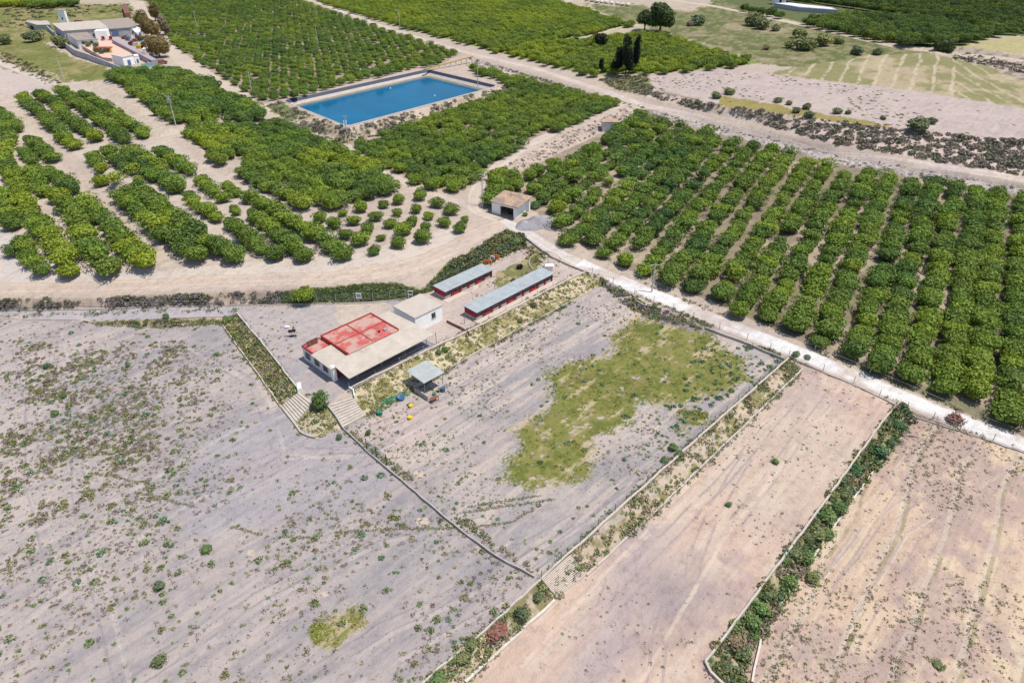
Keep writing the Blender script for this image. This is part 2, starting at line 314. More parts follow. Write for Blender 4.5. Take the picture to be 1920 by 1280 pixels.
M = dict(
 ground=mat_ground('earth'), citrus=mat_leaf('citrus_leaves', (.1, .172, .048), (.185, .285, .045), (.37, .42, .03)),
 bush=mat_leaf('olive_leaves', (.15, .19, .10), (.21, .25, .12)), agave=mat_leaf('blue_green_leaves', (.12, .215, .085), (.17, .26, .095)),
 pine=mat_leaf('pine_needles', (.05, .085, .03), (.07, .11, .04), None, .1), cypress=mat_leaf('cypress_leaves', (.012, .022, .012), (.018, .03, .016), None, .05),
 carob=mat_leaf('brown_leaves', (.17, .15, .07), (.22, .185, .085)), redbush=mat_leaf('red_leaves', (.25, .12, .1), (.29, .15, .12)), dry=mat_leaf('dry_leaves', (.3, .24, .17), (.36, .29, .19)),
 bark=mat_plain('bark', (.12, .09, .065), .3, 4), weed=mat_attr('weed_leaves'),
 white=mat_plain('white_render', (.88, .88, .87), .06, .9, .8), white2=mat_plain('aged_white_render', (.72, .71, .71), .12, .9, .85, streak=((.4, .37, .33), .6, .62)),
 red=mat_plain('red_roof_paint', (.45, .105, .095), .18, .45, .8, streak=((.46, .29, .24), .5, .44)), redwall=mat_plain('red_wall_paint', (.33, .03, .05), .12, 1, .8), redtrim=mat_plain('red_parapet_paint', (.36, .06, .05), .15, 1, .8),
 cream=mat_sheet('cream_roof_sheets', (.5, .44, .37), -AANG, 1.0, .12, stain=((.4, .34, .27), .5, .6)), greyroof=mat_sheet('grey_roof_sheets', (.35, .385, .395), -AANG, .8, .15, stain=((.38, .33, .28), .4, .62)), boxroof=mat_plain('gravel_roof', (.47, .41, .36), .08, .6, .95, .3),
 shelter=mat_sheet('worn_metal_sheets', (.38, .41, .40), -AANG, .6, stain=((.5, .38, .28), .5, .6)),
 conc=mat_plain('concrete', (.47, .42, .36), .14, 1.3, .9, .4), conc2=mat_plain('dusty_concrete', (.52, .44, .37), .1, 2.5, .9, .3), block=mat_plain('block_wall', (.4, .36, .33), .15, 2, .9, .3),
 glass=mat_plain('window_glass', (.03, .04, .06), .2, 2, .15), dark=mat_plain('dark_interior', (.03, .03, .04), .2, 2), metal=mat_plain('galvanised_steel', (.42, .43, .44), .1, 3, .45, 0, .3), rust=mat_plain('rusty_steel', (.2, .09, .07), .3, 3, .8),
 postgrey=mat_plain('weathered_post', (.3, .28, .26), .2, 3), greenmetal=mat_plain('green_fence_paint', (.12, .17, .14), .1, 3, .6), pole=mat_plain('pole_concrete', (.5, .49, .47), .1, 2, .9),
 tile=mat_sheet('clay_tiles', (.44, .3, .2), -AANG, .5, .25, .85, stain=((.26, .21, .19), .35, .5)), brownroof=mat_sheet('brown_fibre_sheets', (.33, .27, .23), .2, .9), pinkwall=mat_plain('mauve_wall', (.36, .3, .33), .08, 1), terrace=mat_plain('terracotta_paving', (.6, .42, .33), .1, 1),
 greywall=mat_plain('grey_render', (.4, .41, .44), .1, .5, .9, streak=((.3, .3, .32), .4, .6)), teal=mat_plain('teal_gate_paint', (.2, .36, .36), .1, 2, .6), blue=mat_plain('blue_paint', (.1, .16, .3), .1, 2, .5), orange=mat_plain('orange_paint', (.75, .2, .05), .1, 2, .5),
 yellow=mat_plain('yellow_plastic', (.72, .48, .03), .1, 2, .4), green=mat_plain('green_plastic', (.03, .2, .12), .1, 2, .4), net=mat_plain('green_netting', (.12, .5, .25), .4, 4, .8), bluedrum=mat_plain('blue_plastic', (.05, .12, .2), .1, 2, .4),
 black=mat_plain('black_metal', (.03, .02, .022), .1, 2, .5), tarp=mat_plain('grey_spoil', (.27, .25, .27), .25, .5, .9, .6, streak=((.6, .57, .54), .35, .57)), liner=mat_plain('black_pond_liner', (.05, .055, .085), .1, .5, .5), linerlow=mat_plain('chalky_liner_band', (.42, .38, .34), .12, .5, .8),
 silt=mat_plain('silty_liner_band', (.24, .2, .12), .15, .3, .6), rim=mat_plain('dusty_rim', (.42, .37, .33), .15, .8, .9), pipe=mat_plain('ochre_channel', (.42, .3, .12), .15, 1, .8), skin=mat_plain('skin', (.4, .25, .18), .1, 2),
 patio=mat_plain('patio_shade_tint', (.23, .24, .27), .15, 1), roadw=mat_ground('road_dust'), silver=mat_plain('silver_car_paint', (.45, .47, .5), .05, 1, .3), tyre=mat_plain('tyre_rubber', (.03, .03, .03), .1, 3), stone=mat_plain('pale_stone', (.58, .53, .47), .15, 1, .9, .4),  # patio colour is darkened blue-grey to carry the canopy's shade
)
def mat_water():
    m, nt, b = newmat('reservoir_water'); b.inputs['Roughness'].default_value = .12; b.inputs['Specular IOR Level'].default_value = .08
    n = noise(nt, .06, 4, .6, 'pos'); r = ramp(nt, n.outputs['Fac'], [(.3, (.001, .088, .185)), (.7, (.002, .125, .25))]); nt.links.new(r.outputs[0], b.inputs['Base Color'])
    n2 = noise(nt, 1.4, 5, .6, 'pos'); bp = N(nt, 'ShaderNodeBump', Strength=.25, Distance=.05); nt.links.new(n2.outputs['Fac'], bp.inputs['Height']); nt.links.new(bp.outputs[0], b.inputs['Normal']); return m
M['water'] = mat_water()

# ---------- ground colours by land use ----------
GREY = np.array((.335, .306, .298)); BEIGE = np.array((.47, .39, .32)); PINK = np.array((.54, .405, .315)); PALE = np.array((.53, .46, .39))
LIM = [(960,-300)]
def zc(z3, *pts): return [(a / z3, b / z3) for a, b in pts]
GRASS1 = Zc(3, 900, 560, [(890,110),(1100,130),(1260,180),(1340,260),(1480,350),(1500,440),(1400,500),(1280,540),(1180,570),(1100,600),(980,590),(880,570),(860,680),(800,740),(640,760),(660,880),(600,980),(560,1040),(400,1050),(250,1090),(230,1030),(140,1030),(150,900),(230,860),(180,740),(260,680),(350,620),(380,560),(400,500),(360,430),(480,360),(700,310),(790,280),(720,220),(850,140)])
GRASS2 = Zc(3, 900, 560, [(1110,620),(1280,640),(1290,710),(1120,710)]); GRASS2b = Zc(3, 900, 560, [(1080,730),(1150,740),(1140,770),(1070,760)])
GRASS3 = [(578,1178),(605,1150),(640,1145),(665,1136),(692,1155),(684,1180),(655,1186),(632,1215),(590,1205)]
GRASS4 = [(926,532),(935,508),(990,480),(1003,462),(1018,478),(1010,500),(1045,520),(1000,526),(955,545)]
F1P = [(-450,590),(0,590),(150,603),(180,608),(300,613),(415,607),(450,657),(528,766),(552,795),(590,821),(642,803),(1012,1088),(560,1482),(200,1800),(-450,1800)]
F2P = [(642,803),(686,779),(765,742),(840,692),(900,657),(1080,560),(1132,535),(1210,575),(1300,600),(1478,673),(1014,1087)]
F3P = [(660,1482),(873,1280),(1040,1127),(1280,910),(1503,694),(1560,700),(1680,757),(1530,964),(1323,1241),(1600,1620),(1400,1800),(760,1800)]
F4P = [(1716,782),(1800,806),(1925,848),(2400,1040),(2400,1800),(1760,1800),(1560,1400),(1390,1257),(1546,1014),(1624,901)]
COMP = [(440,572),(560,571),(760,561),(805,547),(935,483),(975,462),(1098,511),(883,619),(655,729),(614,759),(588,757),(500,655),(445,590)]
BANKCF2 = [(655,729),(837,640),(883,619),(1064,525),(1098,511),(1150,520),(1130,535),(1080,560),(900,657),(840,692),(765,742),(686,779)]
BANKCF1 = [(150,603),(300,599),(420,595),(445,590),(500,655),(560,733),(588,757),(555,800),(528,766),(450,657),(415,607),(300,613),(180,608)]
BANKMID = [(588,757),(614,759),(642,803),(590,821),(552,795)]
BANKB = [(560,1482),(820,1257),(1014,1087),(1240,884),(1478,673),(1503,694),(1280,910),(1040,1127),(873,1280),(660,1482)]
BANKC = [(1688,754),(1530,964),(1323,1241),(1332,1262),(1500,1410),(1600,1620),(1680,1620),(1560,1400),(1440,1312),(1390,1257),(1495,1085),(1624,901),(1716,782)]
HEDGE = [(525,546),(620,538),(700,530),(745,530),(790,545),(835,498),(900,462),(950,432),(985,440),(988,462),(935,481),(860,515),(805,546),(760,560),(560,569),(530,566)]
SCRUBL = [(-450,563),(0,560),(130,562),(250,556),(430,547),(525,546),(530,566),(445,572),(130,580),(-450,583)]
RORCH = [(1035,418),(1125,486),(1250,533),(1380,585),(1500,640),(1590,680),(1660,712),(1790,765),(1920,825),(2400,1000),(2400,420),(1920,352),(1700,318),(1560,292),(1400,255),(1290,228),(1215,205),(1150,240),(1060,282),(985,318),(905,330),(898,385),(990,390)]
PORCH = [(870,118),(905,128),(1165,188),(1120,215),(1020,250),(955,290),(915,330),(850,362),(795,350),(720,310),(650,272),(648,262),(700,262),(735,235),(820,205),(900,178),(955,165),(935,150),(885,135)]
T1P = [(-60,-60),(300,-60),(560,-5),(700,45),(870,97),(830,120),(790,124),(700,145),(620,165),(520,188),(490,195),(420,150),(350,110),(315,85),(300,55),(270,0)]
T2P = [(450,-60),(1050,-60),(1052,2),(1110,18),(1130,28),(1175,38),(1195,46),(1090,70),(1075,68),(1060,75),(1150,66),(1200,58),(1250,62),(1290,75),(1430,118),(1330,130),(1220,138),(1130,140),(1100,140),(900,90),(760,52),(600,5)]
T4A = [(1330,-60),(2400,-60),(2400,60),(1920,68),(1870,66),(1810,84),(1760,96),(1700,85),(1610,68),(1530,50),(1450,30),(1350,8)]
RES2 = [(1430,5),(1470,-2),(1570,12),(1630,22),(1600,30),(1520,32),(1500,36),(1480,30),(1440,18)]
L1P = [(-450,150),(30,175),(110,300),(285,500),(100,515),(30,430),(-450,430)]
MEADOW = [(1050,-10),(1320,-10),(1480,42),(1650,82),(1760,98),(1500,130),(1430,118),(1290,75),(1250,62),(1190,45),(1130,25)]
UFIELD = [(1215,150),(1235,140),(1330,130),(1500,146),(1700,168),(1920,204),(2400,270),(2400,330),(1920,264),(1700,245),(1500,218),(1340,196),(1225,172)]
STRIPE = [(1500,125),(1640,103),(1740,100),(1800,112),(1920,140),(2400,220),(2400,270),(1920,204),(1700,168),(1500,146),(1440,138)]
RBANK = [(1190,165),(1225,172),(1340,196),(1500,218),(1700,245),(1920,264),(2400,330),(2400,400),(1920,330),(1700,292),(1560,268),(1420,230),(1300,203),(1215,182)]
OCHRE = [(1350,180),(1420,190),(1500,205),(1620,225),(1690,240),(1600,240),(1480,222),(1340,205)]
POOLBANK = [(500,198),(524,191),(650,242),(940,163),(978,172),(900,200),(760,243),(640,270),(555,235)]
def build_colour(px, py, x, y):
    n = len(px); a1 = fbm(x, y, .02, 11); a2 = fbm(x, y, .09, 12); a3 = fbm(x, y, .45, 13); a4 = fbm(x, y, 1.6, 14, 2)
    wx = px + (a3 - .5) * 16 + (a2 - .5) * 14; wy = py + (fbm(x, y, .45, 21) - .5) * 12 + (fbm(x, y, .09, 22) - .5) * 10
    hx = px + (a3 - .5) * 5; hy = py + (fbm(x, y, .45, 21) - .5) * 4
    col = np.empty((n, 3)); col[:] = BEIGE * .98
    def mix(m, c, w=1.0):
        w = np.broadcast_to(np.asarray(w, float), (n,))[m][:, None]; col[m] = col[m] * (1 - w) + np.asarray(c) * w
    st = lambda v, lo, hi: np.clip((v - lo) / (hi - lo), 0, 1)
    al = x * .69 + y * .724; ac = x * -.724 + y * .69
    streak = fbm(al * .12, ac * 1.0, 1.0, 31)    # wheel-dragged streaks along the plots
    m = inpoly(px, py, [(-450,95),(260,60),(2400,95),(2400,-200),(-450,-200)]); mix(m, (.42, .37, .27))
    # right orchard floor, left terraces
    m = inpoly(hx, hy, RORCH); mix(m, (.26, .215, .155)); mix(m, (.17, .18, .075), st(a3, .5, .6) * .5); mix(m, (.44, .36, .27), np.maximum(st(a2, .54, .64) * .8, np.clip((1420 - px) / 400, 0, .6) * st(a3, .35, .55)))
    mix(inpoly(wx, wy, L1P), (.5, .42, .34)); mix(inpoly(wx, wy, [(150,150),(420,330),(640,420),(700,470),(300,500),(200,350),(60,200)]), (.49, .42, .35))
    for p in (PORCH, T1P): mix(inpoly(hx, hy, p), (.34, .28, .2))
    mix(inpoly(px, py, T2P), (.2, .24, .07)); mix(inpoly(px, py, T4A), (.12, .14, .06))
    # slopes of the terraces: raked pale earth
    sl = inpoly(hx, hy, [(150,150),(215,145),(345,255),(430,315),(470,370),(420,330),(350,262),(280,265),(210,210)]) | inpoly(hx, hy, [(205,345),(235,345),(365,480),(300,500),(280,420)]) | inpoly(hx, hy, [(0,180),(30,172),(110,295),(95,300)])
    rill = fbm(al * .35, ac * 2.4, 1, 37); mix(sl, (.52, .44, .35)); mix(sl, (.40, .33, .26), st(rill, .52, .6) * .6)
    # meadow and far fields
    m = inpoly(wx, wy, MEADOW); mix(m, (.125, .145, .055)); mix(m, (.36, .29, .2), st(a2, .54, .64) * .85); mix(m, (.2, .185, .09), st(a3, .46, .56) * .7); mix(m, (.3, .27, .15), st(a3, .52, .6) * .5)
    mix(inpoly(wx, wy, [(1040,-20),(1330,-20),(1330,10),(1290,22),(1190,10),(1060,8)]), (.5, .42, .34), .8)
    m = inpoly(px, py, UFIELD); mix(m, (.47, .39, .35)); mix(m, (.4, .34, .3), st(a3, .5, .6) * .5)
    m = inpoly(hx, hy, STRIPE); mix(m, (.245, .235, .11)); mix(m, (.46, .37, .25), st(a2, .5, .6) * .75)
    d = W(1500, 170, 14); q1 = W(1536, 97, 15)  # pale tracks between the rows of the striped field
    e = np.array(W(1590, 168, 14.5)) - np.array(W(1625, 102, 15)); e /= np.hypot(*e); pr = x * -e[1] + y * e[0]
    mix(m & (np.mod(pr + a2 * 3, 5.6) < .5 + a3) & (px < 1790), (.54, .45, .33), .75 * st(a3, .3, .5)); mix(m & (px > 1790) & (np.mod(x - y * .12 + a2 * 3, 5) < .9), (.54, .45, .33), .7 * st(a3, .3, .5))
    m = inpoly(wx, wy, OCHRE); mix(m, (.27, .23, .06), .9)
    mix(inpoly(wx, wy, [(1210,160),(1340,196),(1700,245),(1920,266),(2400,330),(2400,338),(1920,274),(1700,256),(1340,208)]), (.22, .19, .1), .7)
    m = inpoly(px, py, RBANK); mix(m, (.56, .455, .38), 1); rr = fbm(x * 1.2, (y) * .35, .6, 41); mix(m, (.44, .36, .3), st(rr, .5, .62) * .5)
    m = inpoly(wx, wy, [(1120,150),(1210,140),(1225,165),(1215,180),(1150,165)]); mix(m, (.2, .19, .1))
    m = inpoly(wx, wy, [(1700,75),(1800,84),(1920,68),(2400,60),(2400,110),(1920,100),(1800,95)]); mix(m, (.4, .36, .17), .9)
    m = inpoly(wx, wy, [(1790,88),(1920,105),(2400,150),(2400,220),(1920,150),(1790,110)]); mix(m, (.4, .34, .27)); mix(m, (.22, .18, .15), st(a3, .46, .56))
    # farm meadow
    m = inpoly(wx, wy, [(-450,5),(240,8),(260,30),(80,80),(140,108),(225,138),(195,150),(110,156),(0,112),(-450,60)]); mix(m, (.2, .205, .065)); mix(m, (.31, .26, .13), st(a2, .48, .6) * .8); mix(m, (.12, .145, .04), st(a3, .5, .58) * .6)
    m = inpoly(wx, wy, [(0,98),(60,125),(110,140),(120,158),(95,158),(0,112)]); mix(m, (.4, .33, .22), st(a3, .42, .55))
    mix(inpoly(wx, wy, [(-450,112),(0,118),(100,160),(60,185),(0,175),(-450,180)]), (.5, .42, .37))
    mix(inpoly(wx, wy, [(0,116),(50,135),(60,145),(0,124)]), (.25, .22, .1), .8)
    mix(inpoly(hx, hy, [(235,-5),(262,-5),(280,25),(330,90),(420,150),(500,195),(520,215),(480,205),(400,158),(330,120),(285,60)]), (.52, .44, .35))
    m = inpoly(hx, hy, POOLBANK); mix(m, (.5, .42, .33)); mix(m, (.3, .25, .15), st(a3, .47, .58) * .7); mix(inpoly(wx, wy, [(500,196),(530,193),(560,215),(545,228),(505,205)]), (.14, .17, .05), .9)
    # bank under the main road
    m = inpoly(hx, hy, [(875,106),(1185,197),(1165,195),(1000,148),(885,116)]) | inpoly(hx, hy, [(1195,197),(1290,222),(1700,313),(1920,352),(2400,430),(2400,450),(1920,368),(1590,312),(1215,216)])
    mix(m, (.42, .37, .34)); mix(m, (.27, .23, .21), st(a3, .48, .58) * .9); mix(m, (.6, .54, .48), st(a4, .6, .7) * .7)
    m = inpoly(hx, hy, [(945,312),(1045,258),(1178,200),(1203,207),(1055,283),(975,318)]); mix(m, (.5, .41, .34)); mix(m, (.36, .29, .24), st(a3, .5, .58) * .7)
    # plots around the compound
    m = inpoly(hx, hy, F1P); mix(m, GREY); mix(m, (.44, .385, .35), st(a2 * .6 + a3 * .4, .44, .62) * .75); mix(m, (.46, .39, .35), st(streak, .5, .66) * .55)
    mix(m, (.49, .42, .37), st(vnoise(x, y, .03, 9), .6, .9) * .5); mix(m & (px < 130), (.46, .4, .36), np.clip((130 - px) / 200, 0, .75))
    mix(m & inpoly(wx, wy, [(460,640),(530,690),(545,760),(510,770),(470,700)]), (.49, .42, .35), .8)
    mix(m, (.265, .245, .262), st(streak, .42, .3) * .45)
    mix(m & inpoly(wx, wy, [(560,760),(700,830),(760,900),(600,960),(350,1010),(330,900),(420,800)]), (.345, .325, .35), .45)
    m = inpoly(hx, hy, F2P); mix(m, GREY * .98); mix(m, (.44, .385, .345), st(a2 * .6 + a3 * .4, .46, .62) * .7); mix(m, (.5, .42, .36), st(streak, .5, .64) * .75)
    mix(m & inpoly(wx, wy, [(686,779),(765,742),(900,657),(1080,560),(1130,537),(1190,560),(1210,590),(1100,600),(960,680),(860,740),(740,810),(680,815)]), (.5, .425, .37), .25 + .5 * st(streak, .4, .6))
    mix(m & inpoly(wx, wy, [(720,770),(840,745),(840,790),(740,850),(690,810)]), (.47, .37, .335), .5)
    m = inpoly(hx, hy, F3P); mix(m, PINK); mix(m, (.56, .45, .36), st(streak, .47, .62)); mix(m, (.43, .325, .29), st(a2 * .6 + a3 * .4, .5, .4) * .85)
    mix(m, (.3, .255, .255), .75 * np.exp(-(((px - 1262) / 75) ** 2 + ((py - 1120) / 62) ** 2)) * (.5 + a3)); mix(m, (.36, .31, .32), .6 * np.exp(-(((px - 1170 + (py - 1100) * .35) / 60) ** 2)) * (py > 980)); mix(m, (.5, .42, .34), st(vnoise(x, y, .05, 77), .6, .9) * .5)
    tr = np.abs(np.mod(ac + 2.5 * (vnoise(al, ac * 0, .02, 5) - .5), 24) - 12); mix(m & (np.abs(tr - 1.0) < .22), (.36, .3, .28), .6 * st(a3, .38, .55))
    m = inpoly(hx, hy, F4P); mix(m, (.535, .405, .3)); mix(m, (.6, .475, .335), st(streak, .47, .6)); mix(m, (.42, .315, .27), st(a2 * .6 + a3 * .4, .5, .4) * .85)
    ln = np.mod(ac * 1.0 - al * .08 + (fbm(x, y, .05, 91) - .5) * 3, 5.2); mix(m & (ln < .5), (.25, .22, .12), .55 * st(a3, .4, .55)); mix(m & (ln > .5) & (ln < 1.1), (.56, .48, .38), .5)
    m = inpoly(px, py, COMP); mix(m, (.35, .325, .332)); mix(m, (.47, .405, .355), st(a2 * .5 + a3 * .5, .44, .58) * .6); mix(m & (px + py * .3 > 950), (.49, .41, .35), .85)
    mix(inpoly(wx, wy, [(630,572),(730,568),(735,585),(690,600),(640,610)]), (.52, .44, .35), .8)
    m = inpoly(wx, wy, GRASS4); mix(m, (.15, .16, .045), .9); mix(m, (.42, .34, .2), st(a3, .56, .64) * .8)
    mix(inpoly(px, py, [(-450,583),(130,580),(445,572),(445,590),(420,595),(300,599),(150,602),(0,590),(-450,592)]), (.40, .37, .375))
    for p, c1, c2 in ((BANKCF2, (.54, .46, .31), (.24, .22, .075)), (BANKCF1, (.26, .235, .09), (.5, .41, .26)), (BANKMID, (.5, .43, .3), (.2, .2, .07)), (BANKB, (.5, .41, .30), (.2, .19, .07)), (BANKC, (.42, .35, .22), (.15, .18, .06))):
        m = inpoly(hx, hy, p); mix(m, c1); mix(m, c2, st(a3 * .7 + a4 * .3, .47, .56) * .85)
    m = inpoly(hx, hy, HEDGE); mix(m, (.115, .14, .05)); mix(m, (.26, .24, .09), st(a3, .56, .66) * .7)
    m = inpoly(hx, hy, SCRUBL); mix(m, (.54, .42, .32)); mix(m, (.2, .17, .14), st(a3, .46, .56) * .5)
    def stroke(pts, wd, c, wt, twin=0):
        w = [W(q[0], q[1], q[2] if len(q) > 2 else 0) for q in pts]
        for p0, p1 in zip(w[:-1], w[1:]):
            d = np.array(p1) - np.array(p0); L = np.hypot(*d); d = d / L; bx = (x > min(p0[0], p1[0]) - 3) & (x < max(p0[0], p1[0]) + 3) & (y > min(p0[1], p1[1]) - 3) & (y < max(p0[1], p1[1]) + 3)
            t = (x - p0[0]) * d[0] + (y - p0[1]) * d[1]; e = -(x - p0[0]) * d[1] + (y - p0[1]) * d[0] + (a2 - .5) * .6
            for o in ((-.75, .75) if twin else (0,)): mix(bx & (t > -.1) & (t < L + .1) & (np.abs(e - o) < wd), c, wt * st(a3, .3, .5))
    TK = (.37, .3, .28); TL = (.6, .49, .39); TG = (.25, .23, .235); TP = (.5, .44, .4)
    for pts in ([(1175,1010,-1.8),(1184,1080,-1.8),(1192,1170,-1.8)], [(1150,1090,-1.8),(1130,1140,-1.8)], [(1400,860,-1.8),(1345,950,-1.8),(1300,1050,-1.8),(1290,1200,-1.8)], [(1228,1280,-1.8),(1240,1180,-1.8),(1262,1100,-1.8)], [(1480,760,-1.8),(1360,900,-1.8),(1200,1060,-1.8)], [(1560,740,-1.8),(1480,850,-1.8),(1380,980,-1.8)]): stroke(pts, .16, TK, .75, 1)
    for pts in ([(1440,790,-1.8),(1300,930,-1.8),(1130,1080,-1.8),(980,1250,-1.8)], [(1600,720,-1.8),(1500,830,-1.8),(1350,1020,-1.8),(1200,1280,-1.8)], [(1370,830,-1.8),(1150,1060,-1.8)]): stroke(pts, .22, TL, .7)
    for pts in ([(700,830),(800,770),(960,680),(1120,585)], [(760,850),(900,760),(1060,660)], [(960,1040),(1100,960),(1250,840),(1400,720)], [(1000,1060),(1180,930),(1330,800)], [(700,800),(860,730),(1000,640)]): stroke(pts, .14, TG, .6, 1); stroke([(q[0] + 14, q[1] + 14) for q in pts], .3, TP, .7)
    for pts in ([(0,1180),(160,1060),(330,940),(520,850),(700,840)], [(250,1280),(480,1120),(700,1010),(900,960)], [(30,640),(60,760),(60,900),(110,1100)], [(100,620),(140,760),(150,950),(230,1280)], [(560,1280),(720,1180),(900,1090),(960,1060)], [(330,640),(480,720),(520,840),(640,850)], [(0,1000),(200,930),(420,800),(540,760)], [(640,1280),(820,1180),(930,1120)]): stroke(pts, .13, TG, .55, 1); stroke([(q[0] + 16, q[1] + 10) for q in pts], .28, TP, .55)
    for pts in ([(1700,850,-3.4),(1560,1060,-3.4),(1440,1280,-3.4)], [(1890,880,-3.4),(1700,1000,-3.4),(1560,1240,-3.4)], [(1640,960,-3.4),(1590,1030,-3.4),(1540,1090,-3.4)], [(1830,880,-3.4),(1740,900,-3.4),(1660,960,-3.4)]): stroke(pts, .2, (.62, .52, .4), .7); stroke([(q[0] + 10, q[1] + 6, q[2]) for q in pts], .14, TK, .6, 1)
    # dirt lane of the front
    lane = inpoly(hx, hy, [(-450,515),(0,530),(120,532),(400,516),(600,512),(760,490),(850,455),(885,425),(950,425),(900,452),(830,487),(760,515),(700,524),(560,532),(430,538),(250,547),(0,553),(-450,556)]); mix(lane, (.52, .42, .34)); mix(lane, (.57, .49, .4), st(streak, .48, .6) * .6)
    fr = inpoly(wx, wy, [(-450,430),(30,440),(120,510),(300,505),(700,470),(860,420),(880,440),(850,455),(760,490),(600,512),(400,516),(120,532),(0,530),(-450,515)]); mix(fr, (.54, .47, .4))
    mix(inpoly(wx, wy, [(0,420),(60,470),(120,515),(290,505),(300,520),(0,525)]), (.5, .45, .42), .7)
    # weedy grass patches in the gravel
    for p in (GRASS1, GRASS2, GRASS2b, GRASS3):
        jr = rng.normal(size=(2, n)) * 7; m = inpoly(wx + (a3 - .5) * 26 + (a4 - .5) * 16 + jr[0], wy + (fbm(x, y, 1.6, 24, 2) - .5) * 16 + (a2 - .5) * 14 + jr[1] * .7, p) & (a4 * .5 + a3 * .5 < .67); mix(m, (.195, .2, .046), .95); mix(m, (.115, .14, .03), st(a2 * .5 + a4 * .5, .5, .58) * .75); mix(m, (.26, .225, .085), st(a3, .5, .6) * .6)
        mix(m, (.47, .39, .23), st(streak * .6 + a3 * .4, .56, .63) * .8)
    mix(inpoly(wx, wy, [(1255,597),(1290,600),(1340,610),(1350,625),(1290,625)]), (.3, .25, .24), .7)
    mix(inpoly(wx, wy, [(1195,572),(1240,580),(1300,600),(1330,615),(1290,622),(1230,600)]), (.28, .225, .23), .8)
    # pale earth spots
    for (a, b, r) in ((792,978,12),(610,1112,9),(472,1035,9),(785,888,9),(905,1010,0)):
        mm = (np.abs(px - a) / (r + .1)) ** 2 + (np.abs(py - b) / (r * .75 + .1)) ** 2 + (a3 - .5) * 2 < 1; mix(mm, (.6, .5, .38), .8)
    return np.clip(col, .01, .8)

# lattice that thins out with distance, from the foreground to a kilometre away
vv = np.arange(940, -742, -1.75); Yr = CH * (F * c_ - vv * s_) / (vv * c_ + F * s_); zr = Yr * c_ + CH * s_
kk = np.linspace(-1.04, 1.04, 1130)
X = (kk[None, :] * zr[:, None]); Y = np.repeat(Yr[:, None], len(kk), 1)
fx, fy = X.ravel(), Y.ravel(); Zt = H0(fx, fy)
# the reservoir basin is cut out below its liner
def poly_world(pts, z): return [tuple(map(float, W(a, b, z))) for a, b in pts]
POOL = poly_world([(530,189),(650,237),(934,161),(801,130)], 9.6)
mxp = inpoly(fx, fy, POOL); Zt = np.where(mxp, Zt - 3.2, Zt + (fbm(fx, fy, .35, 3, 3) - .5) * .22)
px, py = P(fx, fy, Zt); col = build_colour(px, py, fx, fy)
nr, nc = X.shape; ii = (np.arange(nr - 1)[:, None] * nc + np.arange(nc - 1)[None, :]).ravel()
quads = np.stack([ii, ii + 1, ii + nc + 1, ii + nc], 1)
g = meshobj('ground', np.stack([fx, fy, Zt], 1), quads, M['ground'], smooth=True, col=col); tag(g, kind='structure')
del X, Y
gx, gy = np.meshgrid(np.linspace(-4000, 4000, 90), np.linspace(-1500, 6000, 90)); gz = np.where(gy > 900, 13.5, -7.0) + 0 * gx
bm_q = (np.arange(89)[:, None] * 90 + np.arange(89)[None, :]).ravel()
o = meshobj('far_ground', np.stack([gx.ravel(), gy.ravel(), gz.ravel()], 1), np.stack([bm_q, bm_q + 1, bm_q + 91, bm_q + 90], 1), M['ground'], smooth=True, col=np.tile((.4, .35, .26), (8100, 1))); tag(o, kind='structure')

# ---------- roads as sheets on the ground ----------
def dens(pts, step):
    out = [pts[0]]
    for a, b in zip(pts[:-1], pts[1:]):
        n = max(1, int(math.hypot(b[0] - a[0], b[1] - a[1]) / step))
        out += [(a[0] + (b[0] - a[0]) * k / n, a[1] + (b[1] - a[1]) * k / n) for k in range(1, n + 1)]
    return out
def road(name, pxs, width, colr, seed, lift=.05, ruts=True):
    gp = [g1(*p)[:2] for p in pxs]; c = np.array(dens(gp, 1.2)); 
    for _ in range(6): c[1:-1] = (c[:-2] + c[1:-1] * 2 + c[2:]) / 4
    t = np.gradient(c, axis=0); t /= np.hypot(t[:, 0], t[:, 1])[:, None]; nrm = np.stack([-t[:, 1], t[:, 0]], 1)
    nn = 13; u = np.linspace(-1, 1, nn); L = np.arange(len(c)) * 1.2
    w = width / 2 * (1 + (fbm(L, L * 0 + seed, .12, seed) - .5) * .35 + (fbm(L, L * 0 + seed, .9, seed + 2) - .5) * .15)
    x = c[:, 0, None] + nrm[:, 0, None] * u[None] * w[:, None]; y = c[:, 1, None] + nrm[:, 1, None] * u[None] * w[:, None]
    z = Hf(x, y) + lift; z[:, 0] -= lift * 1.6; z[:, -1] -= lift * 1.6
    z = np.maximum(z, np.maximum(np.roll(z, 1, 1), np.roll(z, -1, 1)) - .25 * 0 - 9)
    cc = np.tile(np.array(colr), (x.size, 1)); U = np.tile(u, len(c)); fb = fbm(x.ravel(), y.ravel(), .5, seed + 5)
    cc *= (0.9 + .2 * fb)[:, None]
    if ruts: cc *= np.where(np.abs(np.abs(U) - .5) < .16, 1.08, .95)[:, None]
    wd = (np.clip((np.abs(U) - .55) * 2.6, 0, 1) * np.clip((fb - .35) * 4, .1, 1) + .8 * np.clip((fbm(x.ravel(), y.ravel(), .22, seed + 8) - .56) * 10, 0, 1))[:, None]; wd = np.clip(wd, 0, .85); cc = cc * (1 - wd) + np.array((.5, .42, .35)) * wd
    i = (np.arange(len(c) - 1)[:, None] * nn + np.arange(nn - 1)[None]).ravel()
    o = meshobj(name, np.stack([x.ravel(), y.ravel(), z.ravel()], 1), np.stack([i, i + nn, i + nn + 1, i + 1], 1), M['roadw'], smooth=True, col=cc); tag(o, kind='structure'); return c
